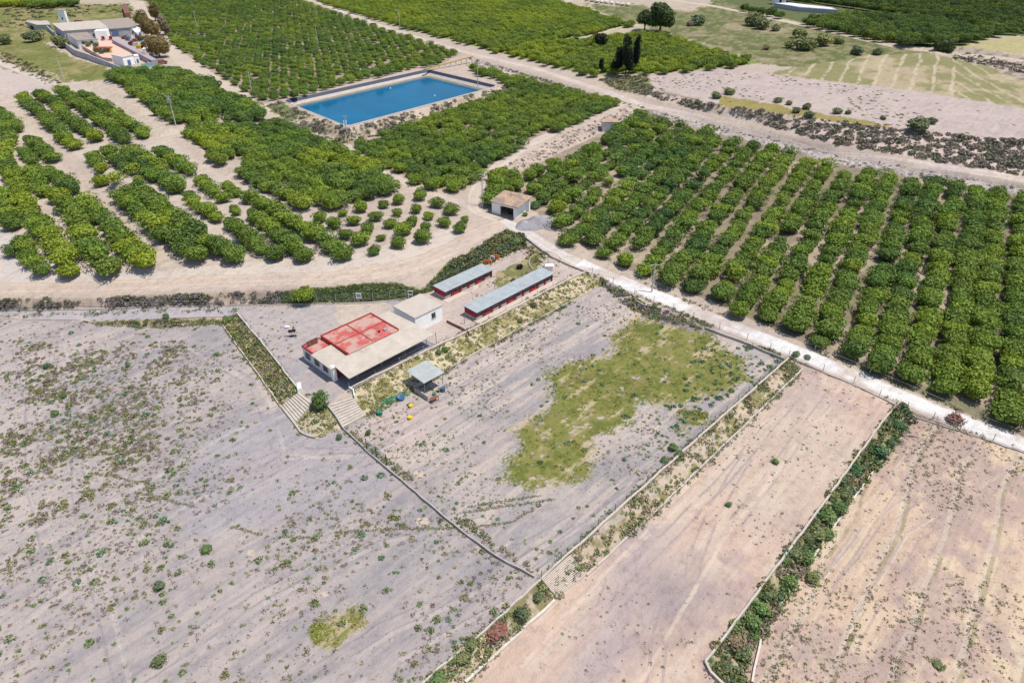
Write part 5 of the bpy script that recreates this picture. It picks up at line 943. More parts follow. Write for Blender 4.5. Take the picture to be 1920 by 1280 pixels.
# distant reservoir
x0, y0, z0 = g1(1500, 22); T = Thing('far_reservoir', x0, y0, z0, 'distant pale reservoir among orchards with grey liner', 'reservoir')
w = MB(); w.poly([Wp(1452, 6, z0 + 2), Wp(1500, 14, z0 + 2), Wp(1570, 19, z0 + 2), Wp(1560, 14, z0 + 2), Wp(1480, 5, z0 + 2)], z0 - 2); T.part(w, 'embankment', 'greywall')
w = MB(); w.poly([Wp(1456, 6.6, z0 + 2.1), Wp(1500, 12.8, z0 + 2.1), Wp(1564, 17.5, z0 + 2.1), Wp(1556, 14.8, z0 + 2.1), Wp(1482, 6, z0 + 2.1)], z0 + 2.02); T.part(w, 'liner', 'white2')
x0, y0, z0 = g1(1460, 8); T = Thing('pump_house', x0, y0, z0, 'little white pump house beside the distant reservoir', 'hut'); w = MB(); w.box(x0 - 3, x0 + 3, y0 - 2, y0 + 3, z0 - 1, z0 + 4.5); T.part(w, 'wall', 'white'); w = MB(); w.box(x0 - 3.3, x0 + 3.3, y0 - 2.3, y0 + 3.3, z0 + 4.51, z0 + 4.8); T.part(w, 'roof', 'white2'); w = MB(); w.box(x0 - .6, x0 + .6, y0 - 2.06, y0 - 2.02, z0, z0 + 2.5); T.part(w, 'door', 'dark')

# ---------- farm at the top left ----------
def zf(pts, z): return [Wp(a / 6.4, b / 6.4, zz) for (a, b), zz in zip(pts, z if isinstance(z, (list, tuple)) else [z] * len(pts))]
def farm(name, label, cat, roofpts, zr_, zb, roofmat, wallmat, extra=()):
    rp = zf(roofpts, zr_); c = np.mean(np.array(rp), 0); T = Thing(name, c[0], c[1], zb, label, cat)
    cc = c[:2]; w = MB(); w.poly([tuple(cc + (np.array(p[:2]) - cc) * .96) + (p[2] - .22,) for p in rp], zb); T.part(w, 'wall', wallmat)
    w = MB(); w.slab(rp, .18); T.part(w, 'roof', roofmat); return T, rp
def facewin(T, p, q, t0, t1, z0, z1, mat, name):
    p = np.array(p); q = np.array(q); d = (q - p)[:2]; n = np.array([d[1], -d[0]]); n = n / np.hypot(*n)
    if n[1] > 0: n = -n
    a = p[:2] + d * t0; b = p[:2] + d * t1; w = MB(); o_ = n * .0; w.poly([(a[0], a[1], z1), (b[0], b[1], z1), tuple(b + n * .08) + (z1,), tuple(a + n * .08) + (z1,)], z0); return T.part(w, name, mat)
T, rp = farm('barn', 'long farm barn with pale sloping roof and grey gable wall', 'barn', [(745,372),(1300,335),(1185,245),(620,282)], [15.3,15.3,16.6,16.6], 9, 'cream', 'greywall')
w = MB(); q = zf([(1160,352),(1300,345)], 15.0); p0, p1 = np.array(q[0]), np.array(q[1]); w.poly([q[0], q[1], (p1[0], p1[1] - 2.6, 14.6), (p0[0], p0[1] - 2.6, 14.6)], 10.5); T.part(w, 'porch', 'white')
for t in (.3, .62): facewin(T, rp[0], rp[1], t, t + .05, 12.2, 13.4, 'glass', 'window')
w = MB(); c = np.array(zf([(950,262)], 16.3)[0]); w.box(c[0] - 2, c[0] + 1.4, c[1] - .6, c[1] + .6, 15.5, 16.9); T.part(w, 'skylight', 'rust')
T, rp = farm('barn', 'farm barn with brown fibre roof and shaded open front', 'barn', [(1305,350),(1560,330),(1640,300),(1545,212),(1190,243)], [14.4,14.4,14.8,15.8,16.0], 10, 'brownroof', 'greywall')
facewin(T, rp[0], rp[1], .1, .4, 10.6, 13.4, 'blue', 'door'); facewin(T, rp[0], rp[1], .55, .85, 10.6, 13.2, 'greywall', 'door')
T, rp = farm('lean_to', 'small lean-to with pale roof at the left end of the farm', 'shed', [(305,262),(440,300),(610,298),(570,250),(315,250)], [13.2,13.2,13.4,13.8,13.6], 9, 'cream', 'greywall'); facewin(T, rp[0], rp[1], .3, .6, 9.8, 12, 'dark', 'door')
T, rp = farm('lean_to', 'small lean-to with white roof right of the brown barn', 'shed', [(1565,335),(1660,420),(1700,345),(1640,320)], [13.6,12.8,13.2,13.8], 10.4, 'white2', 'greywall')
x, y, z = g1(745 / 6.4, 262 / 6.4); T = Thing('tower', x, y, 11, 'slender white rendered tower behind the pale barn roof', 'tower')
q = zf([(672,122),(760,122)], 19.2); ww = (q[1][0] - q[0][0]); w = MB(); w.poly([q[0], q[1], (q[1][0], q[1][1] + 1.6, 19.2), (q[0][0], q[0][1] + 1.6, 19.2)], 10); T.part(w, 'wall', 'white'); w = MB(); w.poly([(q[0][0] - .2, q[0][1] - .2, 19.4), (q[1][0] + .2, q[1][1] - .2, 19.4), (q[1][0] + .2, q[1][1] + 1.8, 19.4), (q[0][0] - .2, q[0][1] + 1.8, 19.4)], 19.21); T.part(w, 'cap', 'conc2'); w = MB(); w.box(q[0][0] + ww * .4, q[0][0] + ww * .6, q[0][1] - .05, q[0][1] - .01, 15, 16); T.part(w, 'window', 'glass')
T, rp = farm('farmhouse', 'low farmhouse with white front and beige roof before the barn', 'house', [(920,486),(1180,470),(1125,455),(1035,375),(760,386)], [13.6,13.6,13.8,14.2,14.2], 9.6, 'brownroof', 'white')
for t in (.2, .58): facewin(T, rp[0], rp[1], t, t + .14, 12.0, 13.0, 'glass', 'window')
T, rp = farm('gatehouse', 'small white gatehouse with flat beige roof at the farm entrance', 'house', [(1465,688),(1600,660),(1560,632),(1330,658)], 13.6, 9.6, 'conc2', 'white'); facewin(T, rp[0], rp[1], .35, .6, 10, 12.2, 'blue', 'door')
T, rp = farm('gatehouse', 'narrow white entrance block right of the gatehouse', 'house', [(1608,675),(1665,668),(1650,650),(1600,655)], 13.0, 9.8, 'white2', 'white'); facewin(T, rp[0], rp[1], .3, .7, 10, 11.8, 'blue', 'door')
def pwall(name, pts, zt, zb, th, mat, label, cat='wall', group=None):
    c = pts[0]; mb = MB()
    for a, b in zip(pts[:-1], pts[1:]):
        a = np.array(a); b = np.array(b); d = (b - a)[:2]; L = np.hypot(*d)
        if L < .01: continue
        d = d / L; n = np.array([-d[1], d[0]]) * th / 2
        mb.poly([(a[0] + n[0], a[1] + n[1], zt(a)), (b[0] + n[0], b[1] + n[1], zt(b)), (b[0] - n[0], b[1] - n[1], zt(b)), (a[0] - n[0], a[1] - n[1], zt(a))], [zb(a), zb(b), zb(b), zb(a)])
    return tag(mb.build(name, M[mat]), label, cat, group)
pwall('boundary_wall', zf([(560,310),(760,500),(900,600),(1080,660),(1330,760),(1440,800)], [13,12.6,12.2,12,12,12]), lambda a: a[2], lambda a: 8.5, .4, 'greywall', 'long grey outer wall on the left side of the farm court')
pwall('boundary_wall', zf([(1370,470),(1600,590),(1850,720)], [12.8,12.6,12.4]), lambda a: a[2], lambda a: 9.5, 2.2, 'pinkwall', 'broad mauve wall between farm court and scrap yard')
pwall('farm_gate', zf([(1690,770),(1850,745)], [12,12]), lambda a: a[2], lambda a: 9.9, .15, 'teal', 'teal sheet gate closing the farm court', 'gate')
w = MB(); w.poly(zf([(950,530),(1190,480),(1380,500),(1600,620),(1340,700),(1230,690)], 11.35), 10.0); o = w.build('terrace', M['terrace']); tag(o, kind='structure')
x, y = W(195, 90, 13); T = Thing('garden_shelter', float(x), float(y), 11.3, 'terracotta-roofed garden shelter on yellow pillars in the farm court', 'pergola')
w = MB(); w.slab([(x - 3.2, y - 1, 13), (x + 3.2, y - 1, 13), (x + 3.2, y + 1, 13.3), (x - 3.2, y + 1, 13.3)], .15); T.part(w, 'roof', 'redtrim')
for dx in (-3, -1, 1, 3): w = MB(); w.box(x + dx - .2, x + dx + .2, y - 1, y - .6, 10.6, 12.84); T.part(w, 'pillar', 'yellow')
for i, (a, b, lab) in enumerate(((1060,540,'rounded dark plant beside the farmhouse window'),(1150,545,'second dark plant on the farm terrace, next to the shelter'),(1155,610,'potted plant under the left part of the garden shelter'),(1215,625,'potted plant under the middle of the garden shelter'),(1280,610,'potted plant at the right of the garden shelter'))):
    x, y = W(a / 6.4, b / 6.4, 12); e = empty('courtyard_plant', (float(x), float(y), 11.3), i, lab, 'plant', 'plants in the farm court'); e.scale = (1.1, 1.1, 1.3); f = bpy.data.objects.new('foliage', SHR['bush'][i % 3]); C.objects.link(f); f.parent = e; f = bpy.data.objects.new('stem', STEM); C.objects.link(f); f.parent = e
for i, (a, b, wd, mt, lab) in enumerate(((1230,470,1.5,'redwall','red folded sunshade before the white porch'),(1320,470,1.5,'redwall','red folded sunshade at the corner of the farm terrace'))):
    x, y = W(a / 6.4, b / 6.4, 12); T = Thing('garden_chair', float(x), float(y), 11.35, lab.replace('folded sunshade', 'garden chair'), 'chair', 'red garden chairs'); w = MB(); w.box(x - .7, x + .7, y - .6, y + .6, 11.7, 11.9); T.part(w, 'seat', mt); w = MB(); w.box(x - .7, x + .7, y + .6, y + .75, 11.6, 13.0); T.part(w, 'backrest', mt)
    for dx in (-.6, .6):
        for dy in (-.5, .5): w = MB(); w.tube((x + dx, y + dy, 11.3), (x + dx, y + dy, 11.7), .06); T.part(w, 'leg', mt)
# scrap in the yard; the last dark pieces are added as dark shade
SC = [(1480,440,'metal','grey'),(1530,470,'blue','blue'),(1560,450,'white2','white'),(1600,440,'conc2','beige'),(1620,480,'rust','rust-brown'),(1580,520,'rust','dark rusty'),(1640,530,'white2','pale'),(1690,520,'blue','dark blue'),(1720,560,'black','black'),(1670,560,'yellow','yellow'),(1770,570,'metal','silver'),(1750,600,'white','bright white'),(1800,610,'rust','brown'),(1840,600,'conc2','sand-coloured'),(1880,640,'rust','red-brown'),(1700,470,'black','added shade-black'),(1660,460,'black','added dark'),(1790,540,'black','added shade-dark'),(1720,530,'dark','added shade-grey'),(1500,455,'rust','brick-coloured'),(1850,570,'black','added deep black'),(1820,650,'metal','dull steel'),(1740,500,'metal','pewter')]
for i, (a, b, mt, w_) in enumerate(SC):
    x, y = W(a / 6.4, b / 6.4, 11.2); x, y = float(x), float(y); r = random.Random(i); T = Thing('scrap_pile', x, y, 10.6, f'{w_} scrap piece in the farm yard beside the brown trees', 'scrap', 'scrap in the farm yard')
    w = MB(); s = r.uniform(.8, 1.6); w.poly([(x - s, y - s * .6, 11.6), (x + s * .8, y - s * .8, 11.4 + r.random()), (x + s, y + s * .7, 11.9), (x - s * .7, y + s * .8, 11.3 + r.random())], 10.3); w.tube((x - s, y, 11.3), (x + s, y + .4, 12 + r.random()), .12); T.part(w, 'debris', mt)
def car(px_, py_, ang, mat, label):
    x, y, z = g1(px_, py_, .5); e = empty('parked_car', (x, y, z), ang, label, 'car', 'cars at the farm')
    prof = [(-2.1, .35), (-2.1, .85), (-1.6, 1.0), (-1.1, 1.45), (.5, 1.48), (1.1, 1.0), (2.0, .85), (2.1, .4)]
    mb = MB(); n = len(prof); mb.v = [(p[0], -.85 if p[1] < 1.2 else -.68, p[1]) for p in prof] + [(p[0], .85 if p[1] < 1.2 else .68, p[1]) for p in prof]
    mb.f = [list(range(n)), list(range(2 * n - 1, n - 1, -1))] + [[i, n + i, n + (i + 1) % n, (i + 1) % n] for i in range(n)]; mb.build('body', M[mat], e)
    mb = MB(); mb.quad((-1.55, -.6, 1.07), (-1.15, -.6, 1.44), (-1.15, .6, 1.44), (-1.55, .6, 1.07)); mb.build('rear_window', M['glass'], e).location = (-.03, 0, .03)
    mb = MB(); mb.quad((.55, -.6, 1.46), (1.08, -.7, 1.04), (1.08, .7, 1.04), (.55, .6, 1.46)); mb.build('windscreen', M['glass'], e).location = (.03, 0, .03)
    for sx in (-1.3, 1.3):
        for sy in (-.8, .8): mb = MB(); mb.tube((sx, sy - .12, .33), (sx, sy + .12, .33), .33, n=12); mb.build('wheel', M['tyre'], e)
car(315, 129, .2, 'silver', 'silver car parked on the track below the farm gate'); car(250, 131, .1, 'blue', 'blue car parked before the white gatehouse')
car(288, 118, 1.0, 'metal', 'grey scrapped car under the largest brown tree'); car(303, 117, .4, 'rust', 'rusty scrapped car under the largest brown tree')
x, y, z = g1(235, 22); T = Thing('container', x, y, z, 'rusty brown container standing beside the farm track', 'container'); w = MB(); q = [Wp(228, 8, z + 2.6), Wp(238, 8, z + 2.6), Wp(243, 24, z + 2.6), Wp(233, 25, z + 2.6)]; w.poly(q, z - .3); T.part(w, 'body', 'rust'); w = MB(); w.poly([q[3], q[2], (q[2][0], q[2][1] - .08, z + 2.4), (q[3][0], q[3][1] - .08, z + 2.4)], z); T.part(w, 'door', 'rust')

# ---------- walls, kerbs, ramps, fences ----------
def gl(pts, step=3): return [(*p, float(Hf(*p))) for p in dens([g1(q[0], q[1])[:2] for q in pts], step)]
hh = lambda a: float(a[2])
def kerb(pts, h, th, mat, label, name='low_wall', group='low field walls'):
    p = gl(pts, 1.4); rr = random.Random(len(label)); p = [p[0]] + [(q[0] + rr.uniform(-.06, .06), q[1] + rr.uniform(-.06, .06), q[2]) for q in p[1:-1]] + [p[-1]]; return pwall(name, p, lambda a: a[2] + h + .16 * (float(vnoise(np.array(a[0]), np.array(a[1]), 1.1, 6)) - .6), lambda a: a[2] - .6, th, mat, label, 'wall', group)
kerb([(645,806),(700,858),(780,925),(850,985),(930,1045),(1002,1083)], .4, .15, 'block', 'low wall dividing the left gravel plot from the grassy plot')
kerb([(614,762),(630,782),(645,806)], .5, .2, 'block', 'curved low wall along the left side of the right stepped ramp')
kerb(WALLB[3:], .35, .25, 'conc2', 'long low wall above the bank on the lower right of the grassy plot'); kerb(WALLB[:4], .25, .2, 'conc', 'low wall along the bottom edge of the left gravel plot')
kerb(WALLBB[1:3], .35, .3, 'stone', 'pale wall at the bank foot below the left gravel plot'); kerb(WALLBB[3:], .3, .25, 'conc', 'low wall at the bank foot beside the pink strip')
kerb(WALLC[:6], .4, .25, 'conc', 'long wall with rounded corner on top of the right bank')
for i, (a, b) in enumerate(((0, 1), (1.2, 2), (2.3, 3.6), (4.2, 5), (5.4, 6.4))):
    def ip(t): k = int(t); f = t - k; p, q = WALLCB[k + 1], WALLCB[k + 2]; return (p[0] + (q[0] - p[0]) * f, p[1] + (q[1] - p[1]) * f)
    kerb([ip(a), ip(b)], .3, .22, 'stone', ('uppermost', 'second', 'middle', 'fourth', 'lowest')[i] + ' broken length of kerb at the foot of the right bank', 'broken_kerb', 'broken kerb lengths')
kerb([(655,729),(745,685),(837,641),(883,620),(975,572),(1064,526),(1098,511)], .3, .35, 'conc2', 'kerb wall along the upper edge of the compound bank')
kerb([(845,690),(900,658),(990,609),(1080,561),(1120,540)], .25, .2, 'conc', 'thin wall at the foot of the compound bank')
kerb([(445,588),(500,654),(560,732)], .35, .2, 'stone', 'pale wall on the compound side of the left bank'); kerb([(415,606),(450,656),(490,710),(527,764)], .3, .2, 'conc', 'thin wall on the plot side of the left bank')
kerb([(552,795),(565,812),(580,820),(592,822)], .35, .2, 'conc', 'rounded wall at the foot of the left stepped ramp')
kerb([(0,582),(130,581),(250,578),(445,573),(560,571),(700,568),(762,561)], .25, .18, 'conc2', 'low wall under the scrub along the top of the lane'); kerb([(0,597),(150,600),(300,598),(420,594)], .15, .15, 'conc2', 'pale kerb on the plot side of the lane')
kerb([(190,609),(300,613),(412,607)], .15, .15, 'conc', 'thin kerb under the short bank left of the compound')
kerb([(1322,617),(1400,646),(1470,676)], .5, .2, 'block', 'brown block wall of the grassy plot beside the white road'); kerb([(1185,552),(1192,566),(1205,574),(1240,581)], .45, .18, 'block', 'dark curved kerb near the utility pole')
kerb([(838,604),(880,627)], .5, .18, 'rust', 'dark low wall between annexe and long kennel shed'); kerb([(655,730),(663,735),(665,747)], .6, .12, 'white', 'white curved wall at the top of the right stepped ramp')
kerb([(1495,677),(1600,722),(1700,770),(1800,809),(1925,851)], .2, .15, 'block', 'low edge wall along the near side of the white road'); kerb([(985,447),(1035,484),(1105,514)], .4, .18, 'block', 'low brown wall between compound and upper white road')
kerb([(562,727),(563,738)], 1.0, .6, 'white', 'short white pillar wall at the top of the left stepped ramp')
def ramp_steps(c4, z0, z1, n, mat, label):   # top-left, top-right, bottom-right, bottom-left
    tl, tr_, br, bl = [np.array(W(a, b, z)) for (a, b), z in zip(c4, (z1, z1, z0, z0))]; T = Thing('stepped_ramp', *((tl + br) / 2), z0, label, 'ramp', 'stepped concrete ramps')
    for k in range(n):
        t0, t1 = k / n, (k + 1) / n; zt = z1 + (z0 - z1) * t0; q = [tl + (bl - tl) * t0, tr_ + (br - tr_) * t0, tr_ + (br - tr_) * (t1 - .004), bl * (t1 - .004) + tl * (1 - t1 + .004)]
        w = MB(); w.poly([(p[0], p[1], zt + .14) for p in q], zt - 1.2); s = T.part(w, 'step', mat)
        if mat == 'conc2': 
            w = MB(); nz = [q[3] * .72 + q[0] * .28, q[2] * .72 + q[1] * .28, q[2], q[3]]; w.poly([(p[0], p[1], zt + .2) for p in nz], zt + .145); T.part(w, 'nosing', 'stone', s)
ramp_steps([(561,736),(588,757),(552,797),(527,765)], 0, 1.65, 9, 'conc', 'left stepped ramp going down to the left gravel plot'); ramp_steps([(614,760),(660,746),(686,780),(643,804)], 0, 1.65, 9, 'conc', 'right stepped ramp going down to the grassy plot')
ramp_steps([(1016,1088),(1070,1040),(1098,1080),(1044,1122)], -1.8, .1, 14, 'conc2', 'worn ramp in the bank at the low corner of the grassy plot')
def fence(pts, h, step, label, post='postgrey', wires=3, wire='metal', name='wire_fence', pr=.05, group='wire fences'):
    p = gl(pts, step); T = Thing(name, *p[0], label, 'fence', group)
    for q in p[:100]: w = MB(); w.tube((q[0], q[1], q[2] - .2), (q[0] + random.uniform(-.04, .04), q[1], q[2] + h), pr, n=5); T.part(w, 'post', post)
    w = MB()
    for k in range(wires):
        for a, b in zip(p[:-1], p[1:]): hz = h * (k + 1) / wires * .97; w.tube((a[0], a[1], a[2] + hz), (b[0], b[1], b[2] + hz), .015, n=3)
    T.part(w, 'wire', wire)
fence([(445,571),(560,569),(700,566),(762,559),(806,545),(860,514),(935,481),(972,462)], 1.9, 3, 'wire fence in front of the hedge behind the compound', 'metal', 6, 'greenmetal')
fence([(1110,513),(1190,551),(1300,597),(1400,637),(1488,674),(1600,718),(1700,766),(1800,805),(1925,847)], 1.3, 3.6, 'post and wire fence along the near side of the white road')
fence([(1015,1085),(1240,882),(1478,671)], 1.5, 3.2, 'wire fence above the long low wall of the grassy plot', 'greenmetal', 5, 'greenmetal')
fence([(1140,503),(1250,547),(1430,622),(1630,701),(1830,787),(1925,823)], 1.1, 9, 'sparse posts on the orchard side of the white road', 'pole', 1)
fence([(655,728),(837,639),(883,618),(1064,524)], 1.1, 4, 'thin wire fence on the kerb of the compound bank', 'metal', 2)
fence([(445,587),(500,653),(560,731)], 1.1, 3, 'thin wire fence on the pale wall beside the left bank', 'postgrey', 2)
fence([(20,582),(250,577),(440,572)], 1.2, 5, 'wire fence on the lane under the purple scrub', 'postgrey', 2)
# gate in the dividing wall
p = gl([(688,842),(706,858),(725,872)], 2); T = Thing('mesh_gate', *p[0], 'dark wire mesh gate panels standing on the dividing wall', 'gate')
A_, B_ = np.array(p[0]), np.array(p[-1]); n_ = 3
for k in range(3): q = A_ + (B_ - A_) * k / 2; w = MB(); w.tube((q[0], q[1], q[2]), (q[0], q[1], q[2] + 2.0), .07); T.part(w, 'post', 'black')
for k in range(2):
    w = MB(); a = A_ + (B_ - A_) * k / 2; b = A_ + (B_ - A_) * (k + 1) / 2
    for t in np.linspace(.03, .97, 9): q = a + (b - a) * t; w.tube((q[0], q[1], q[2] + .5), (q[0], q[1], q[2] + 1.8), .018, n=4)
    for h in (.5, .95, 1.4, 1.8): w.tube((a[0], a[1], a[2] + h), (b[0], b[1], b[2] + h), .02, n=4)
    T.part(w, 'mesh_panel', 'greenmetal')
def pole(px_, pb, h, label, arm=False, mat='pole'):
    x, y, z = g1(px_, pb); T = Thing('utility_pole', x, y, z, label, 'pole', 'utility poles'); w = MB(); w.tube((x, y, z - .5), (x, y, z + h), .17, .1, 8); T.part(w, 'shaft', mat)
    w = MB(); w.tube((x - .9, y, z + h - .3), (x + .9, y, z + h - .3), .07); T.part(w, 'crossarm', 'metal')
    for dx in (-.8, 0, .8): w = MB(); w.tube((x + dx, y, z + h - .24), (x + dx, y, z + h + .1), .06, .04); T.part(w, 'insulator', 'dark')
    if arm: w = MB(); w.box(x - .5, x + .5, y - .5, y - .15, z + h - 2, z + h - 1); T.part(w, 'transformer', 'metal'); w = MB(); w.tube((x, y - .1, z + h - 1), (x - 1.5, y, z + h + .6), .07); T.part(w, 'brace', 'metal')
for q in ((905,388,8,'utility pole beside the small store at the road junction'),(1222,548,6.2,'utility pole between white road and right orchard'),(330,236,8.5,'pole with transformer among the trees of the upper left terrace',True),(474,180,8,'pole at the edge of the dark orchard left of the reservoir'),(121,152,8,'pole on the meadow below the farm'),(371,58,8.5,'pole inside the dark orchard beside the farm'),(596,84,8,'pole in the middle of the dark orchard behind the reservoir'),(652,262,5.5,'slender pole below the near corner of the reservoir'),(750,55,9,'slim pole on the far side of the main dirt road'),(896,160,7,'slim pole behind the right end of the reservoir')): pole(q[0], q[1], q[2], q[3], len(q) > 4)
pole(636, 14, 9, 'farthest pole along the main dirt road at the top')
# goal board on the fence, small objects
x, y, z = g1(674, 567); T = Thing('backboard', x, y, z, 'white framed board on a stand before the hedge', 'board'); w = MB(); w.box(x - .05, x + .05, y - .05, y + .05, z, z + .9); T.part(w, 'post', 'metal')
w = MB(); 
for q in ((-.5, .5, .85, .95), (-.5, .5, 1.85, 1.95), (-.5, -.4, .95, 1.85), (.4, .5, .95, 1.85)): w.box(x + q[0], x + q[1], y - .05, y + .05, z + q[2], z + q[3])
T.part(w, 'frame', 'white'); w = MB(); w.box(x - .39, x + .39, y - .02, y + .02, z + .96, z + 1.84); T.part(w, 'panel', 'greywall')
x, y, z = g1(770, 560); T = Thing('wash_stand', x, y, z, 'white pipe frame beside the fence behind the annexe', 'frame'); w = MB()
for dx in (-.4, .4): w.tube((x + dx, y, z), (x + dx, y, z + 1.7), .05)
w.tube((x - .4, y, z + 1.65), (x + .4, y, z + 1.65), .05); w.tube((x - .4, y, z + .9), (x + .4, y, z + .9), .05); T.part(w, 'frame', 'white'); w = MB(); w.box(x + .5, x + 1.1, y - .2, y + .3, z, z + .8); T.part(w, 'bin', 'dark')
for (a, b, lab) in ((546, 631, 'left one of two black-topped grills on thin stands'), (552.5, 630, 'right one of two black-topped grills on thin stands')):
    x, y, z = g1(a, b); T = Thing('grill', x, y, z, lab, 'grill', 'black grills on thin stands'); w = MB(); w.box(x - .3, x + .3, y - .22, y + .22, z + .95, z + 1.25); w.tube((x, y, z + 1.25), (x, y, z + 1.4), .12, .08, 8); T.part(w, 'firebox', 'black')
    for dx in (-.2, .2): w = MB(); w.tube((x + dx, y, z), (x + dx * .6, y, z + .95), .03, n=5); T.part(w, 'leg', 'black')
    w = MB(); w.box(x - .35, x + .35, y - .2, y + .2, z + .0, z + .09); T.part(w, 'foot', 'black')  # flat black slab painted in as the shadow under the stand
x, y, z = g1(539, 615); mb = MB(); mb.box(x - .35, x + .35, y - .2, y + .2, z, z + .35); mb.box(x - .38, x + .38, y - .23, y + .23, z + .351, z + .4); tag(mb.build('cool_box', M['white']), 'white box on the gravel left of the grills', 'box')
def drum(a, b, r, h, mat, label, cat='drum', name='drum'):
    x, y, z = g1(a, b); T = Thing(name, x, y, z, label, cat); w = MB(); w.tube((x, y, z - .02), (x, y, z + h), r, r * .95, 14); T.part(w, 'body', mat); w = MB(); w.tube((x, y, z + h), (x, y, z + h + .04), r * 1.06, r * 1.06, 14); T.part(w, 'rim', mat)
drum(830, 733, .42, .7, 'bluedrum', 'blue drum standing right of the field shelter'); drum(712.5, 777, .4, .55, 'green', 'dark green drum alone on the gravel left of the yellow buckets'); drum(814.5, 740, .28, .3, 'green', 'small dark green bucket between shelter and blue drum', 'bucket', 'bucket')
drum(770.5, 763, .3, .35, 'yellow', 'yellow bucket nearer the field shelter', 'bucket', 'bucket'); drum(769.5, 785, .34, .38, 'yellow', 'yellow bucket farther from the field shelter', 'bucket', 'bucket')
x, y, z = g1(751, 748); T = Thing('toy_pool', x, y, z, 'round blue tub lying on the green netting', 'tub'); w = MB(); w.tube((x, y, z + .1), (x + .1, y, z + .5), .6, .65, 16); T.part(w, 'body', 'blue'); w = MB(); w.tube((x + .1, y, z + .5), (x + .1, y, z + .54), .5, .5, 16); T.part(w, 'inside', 'bluedrum')
pts = []
for t in np.linspace(0, 1, 60):
    for k in range(4):
        a = 716 + 48 * t + rng.normal() * 2.0; b = 755 - 17 * t + rng.normal() * 2.2; x, y, z = g1(a, b); pts.append((x, y, z, .2, .22, 8, [(.1, .5, .28), (.05, .35, .2), (.3, .62, .4)][int(rng.integers(3))]))
clump_o = clumps('netting', pts, 'crumpled bright green netting lying along the bank foot', 'netting'); del clump_o['kind']
# orange frame toys by the short shed, ring, little post
x, y, z = g1(927, 492); 
for i, (a, b, lab) in enumerate(((915, 496, 'left orange barrier leaning behind the shorter shed'), (929, 487, 'right orange barrier leaning behind the shorter shed'))):
    x, y, z = g1(a, b); T = Thing('barrier', x, y, z, lab, 'barrier', 'orange barriers'); w = MB(); w.box(x - .9, x + .9, y - .06, y + .06, z + .5, z + 1.1); T.part(w, 'board', 'orange')
    for dx in (-.7, .7): w = MB(); w.tube((x + dx, y - .3, z), (x + dx, y, z + 1.0), .06); w.tube((x + dx, y + .3, z), (x + dx, y, z + 1.0), .06); T.part(w, 'leg', 'orange')
x, y, z = g1(923, 492); T = Thing('hoop', x, y, z, 'white ring hanging between the two orange barriers', 'hoop'); w = MB()
for k in range(14): a = k / 14 * 2 * math.pi; b = (k + 1) / 14 * 2 * math.pi; w.tube((x + .45 * math.cos(a), y, z + 1 + .45 * math.sin(a)), (x + .45 * math.cos(b), y, z + 1 + .45 * math.sin(b)), .08)
w.tube((x, y, z), (x, y, z + .55), .06); T.part(w, 'ring', 'white')
cx_, cy_, cz_ = g1(1022, 490); mb = MB(); n = 40; R = 3.2
for k in range(n):
    if 24 < k < 31: continue
    a = k / n * 2 * math.pi; b = (k + 1) / n * 2 * math.pi; p = [(cx_ + r * math.cos(t), cy_ + r * math.sin(t)) for r, t in ((R, a), (R, b), (R + .15, b), (R + .15, a))]; zz = float(Hf(*p[0])); mb.poly([(q[0], q[1], zz + .16) for q in p], zz - .3)
tag(mb.build('kerb_ring', M['conc2']), 'round pale kerb ring on the rough ground of the compound', 'kerb ring')
st_ = []
for k in range(26):
    a = rng.uniform(0, 6.28); r = 2 * math.sqrt(rng.random()); x = cx_ + .6 + r * math.cos(a); y = cy_ + r * math.sin(a) * .9; z = float(Hf(x, y)); s = rng.uniform(.1, .28); mb = MB(); mb.poly([(x - s, y - s * .7, z + s * .6), (x + s * .8, y - s * .8, z + s * .8), (x + s, y + s * .6, z + s * .5), (x - s * .6, y + s * .9, z + s * .7)], z - .1); tag(mb.build('stone', M['stone']), 'pale stone lying inside the round kerb ring', 'stone', 'stones in the kerb ring')
x, y, z = g1(1030, 506); mb = MB(); mb.poly([(x - .7, y - .5, z + .9), (x + .7, y - .5, z + .9), (x + .7, y + .5, z + 1.0), (x - .7, y + .5, z + 1.0)], z - .1); mb.box(x - .8, x + .8, y - .6, y + .6, z + 1.01, z + 1.08); tag(mb.build('water_tank', M['white']), 'small white tank behind the far end of the long shed', 'tank')
x, y, z = g1(975, 503); tag(meshobj('burnt_stump', *leafball(60, .7, .5, .4, .25, 5, .4, 6, .02)[:2], M['black']), 'dark burnt stump in a bare patch between the sheds', 'stump').location = (x, y, z)
for (a, b, h, lab) in ((928, 548, 2.0, 'thin rusty post between the two sheds'), (871, 607, 1.3, 'short post near the near end of the long shed'), (808, 705, 2.4, 'grey post standing beside the canopy end')):
    x, y, z = g1(a, b) if lab[0] != 'g' else AB(61.5, 76.2, 1.6); mb = MB(); mb.tube((x, y, z - .2), (x, y, z + h), .06); mb.tube((x, y, z + h), (x, y, z + h + .05), .09); tag(mb.build('post', M['rust' if lab[0] == 't' else 'postgrey']), lab, 'post', 'single posts in the compound')
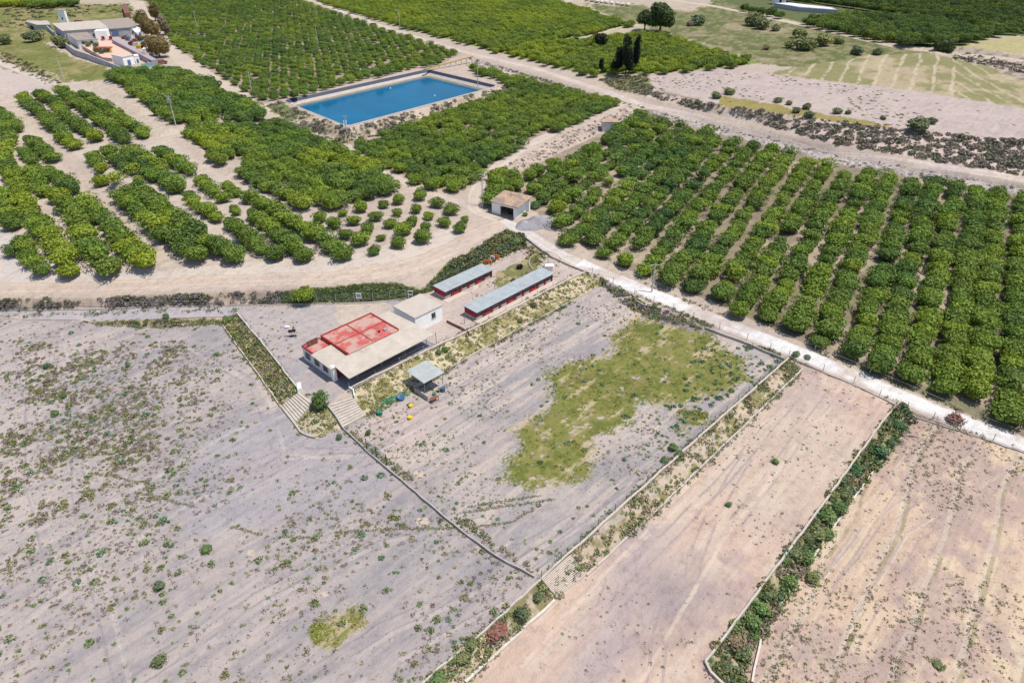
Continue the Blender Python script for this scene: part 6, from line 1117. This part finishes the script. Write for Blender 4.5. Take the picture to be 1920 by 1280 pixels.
w = MB(); rect(w, 43.6, 61.2, 75.9, 80.0, 1.3, 1.66); tag(w.build('patio', M['patio']), kind='structure')  # slab under the canopy, its shade put into the colour
# row of pale boulders at the far meadow
for k in range(9):
    a = 1100 + k * 9.5; b = 2.5 + k * 1.2; x, y, z = g1(a, b); v, q, _k = leafball(4, 2.0, 1.3, .6, .1, 60 + k, .4, 6, -.3); n0 = 16
    o = meshobj('boulder', v[n0:], q[4:] - n0, M['stone'], smooth=True); o.location = (x, y, z); tag(o, 'pale boulder in the row at the far edge of the meadow', 'boulder', 'row of pale boulders')

# ---------- light, sky, camera ----------
EL, SAZ = math.radians(68.5), math.atan2(-.17, .985)   # sun from the right and a little beyond
sd = Vector((math.cos(EL) * math.cos(SAZ), math.cos(EL) * math.sin(SAZ), math.sin(EL)))
L = bpy.data.lights.new('Sun', 'SUN'); L.energy = 4.6; L.angle = math.radians(.5); L.color = (1, .945, .875); lo = bpy.data.objects.new('Sun', L); C.objects.link(lo); lo.rotation_euler = sd.to_track_quat('Z', 'Y').to_euler(); lo.location = (0, 0, 100)
Wd = bpy.data.worlds.new('World'); S.world = Wd; Wd.use_nodes = True; nt = Wd.node_tree; sk = nt.nodes.new('ShaderNodeTexSky'); sk.sky_type = 'NISHITA'; sk.sun_disc = False; sk.sun_elevation = EL; sk.sun_rotation = math.pi / 2 - SAZ
bg = nt.nodes['Background']; bg.inputs['Strength'].default_value = .13; nt.links.new(sk.outputs[0], bg.inputs['Color'])
cam = bpy.data.cameras.new('Camera'); cam.sensor_width = 36; cam.lens = 36 * F / 1920; cam.clip_end = 9000; cam.clip_start = .5
co = bpy.data.objects.new('Camera', cam); C.objects.link(co); co.location = (0, 0, CH); co.rotation_euler = (math.pi / 2 - PIT, 0, 0); S.camera = co
S.view_settings.view_transform = 'Standard'; S.view_settings.look = 'None'; S.view_settings.exposure = 0; S.view_settings.gamma = 1
S.cycles.max_bounces = 6; S.cycles.diffuse_bounces = 3; S.cycles.use_denoising = True
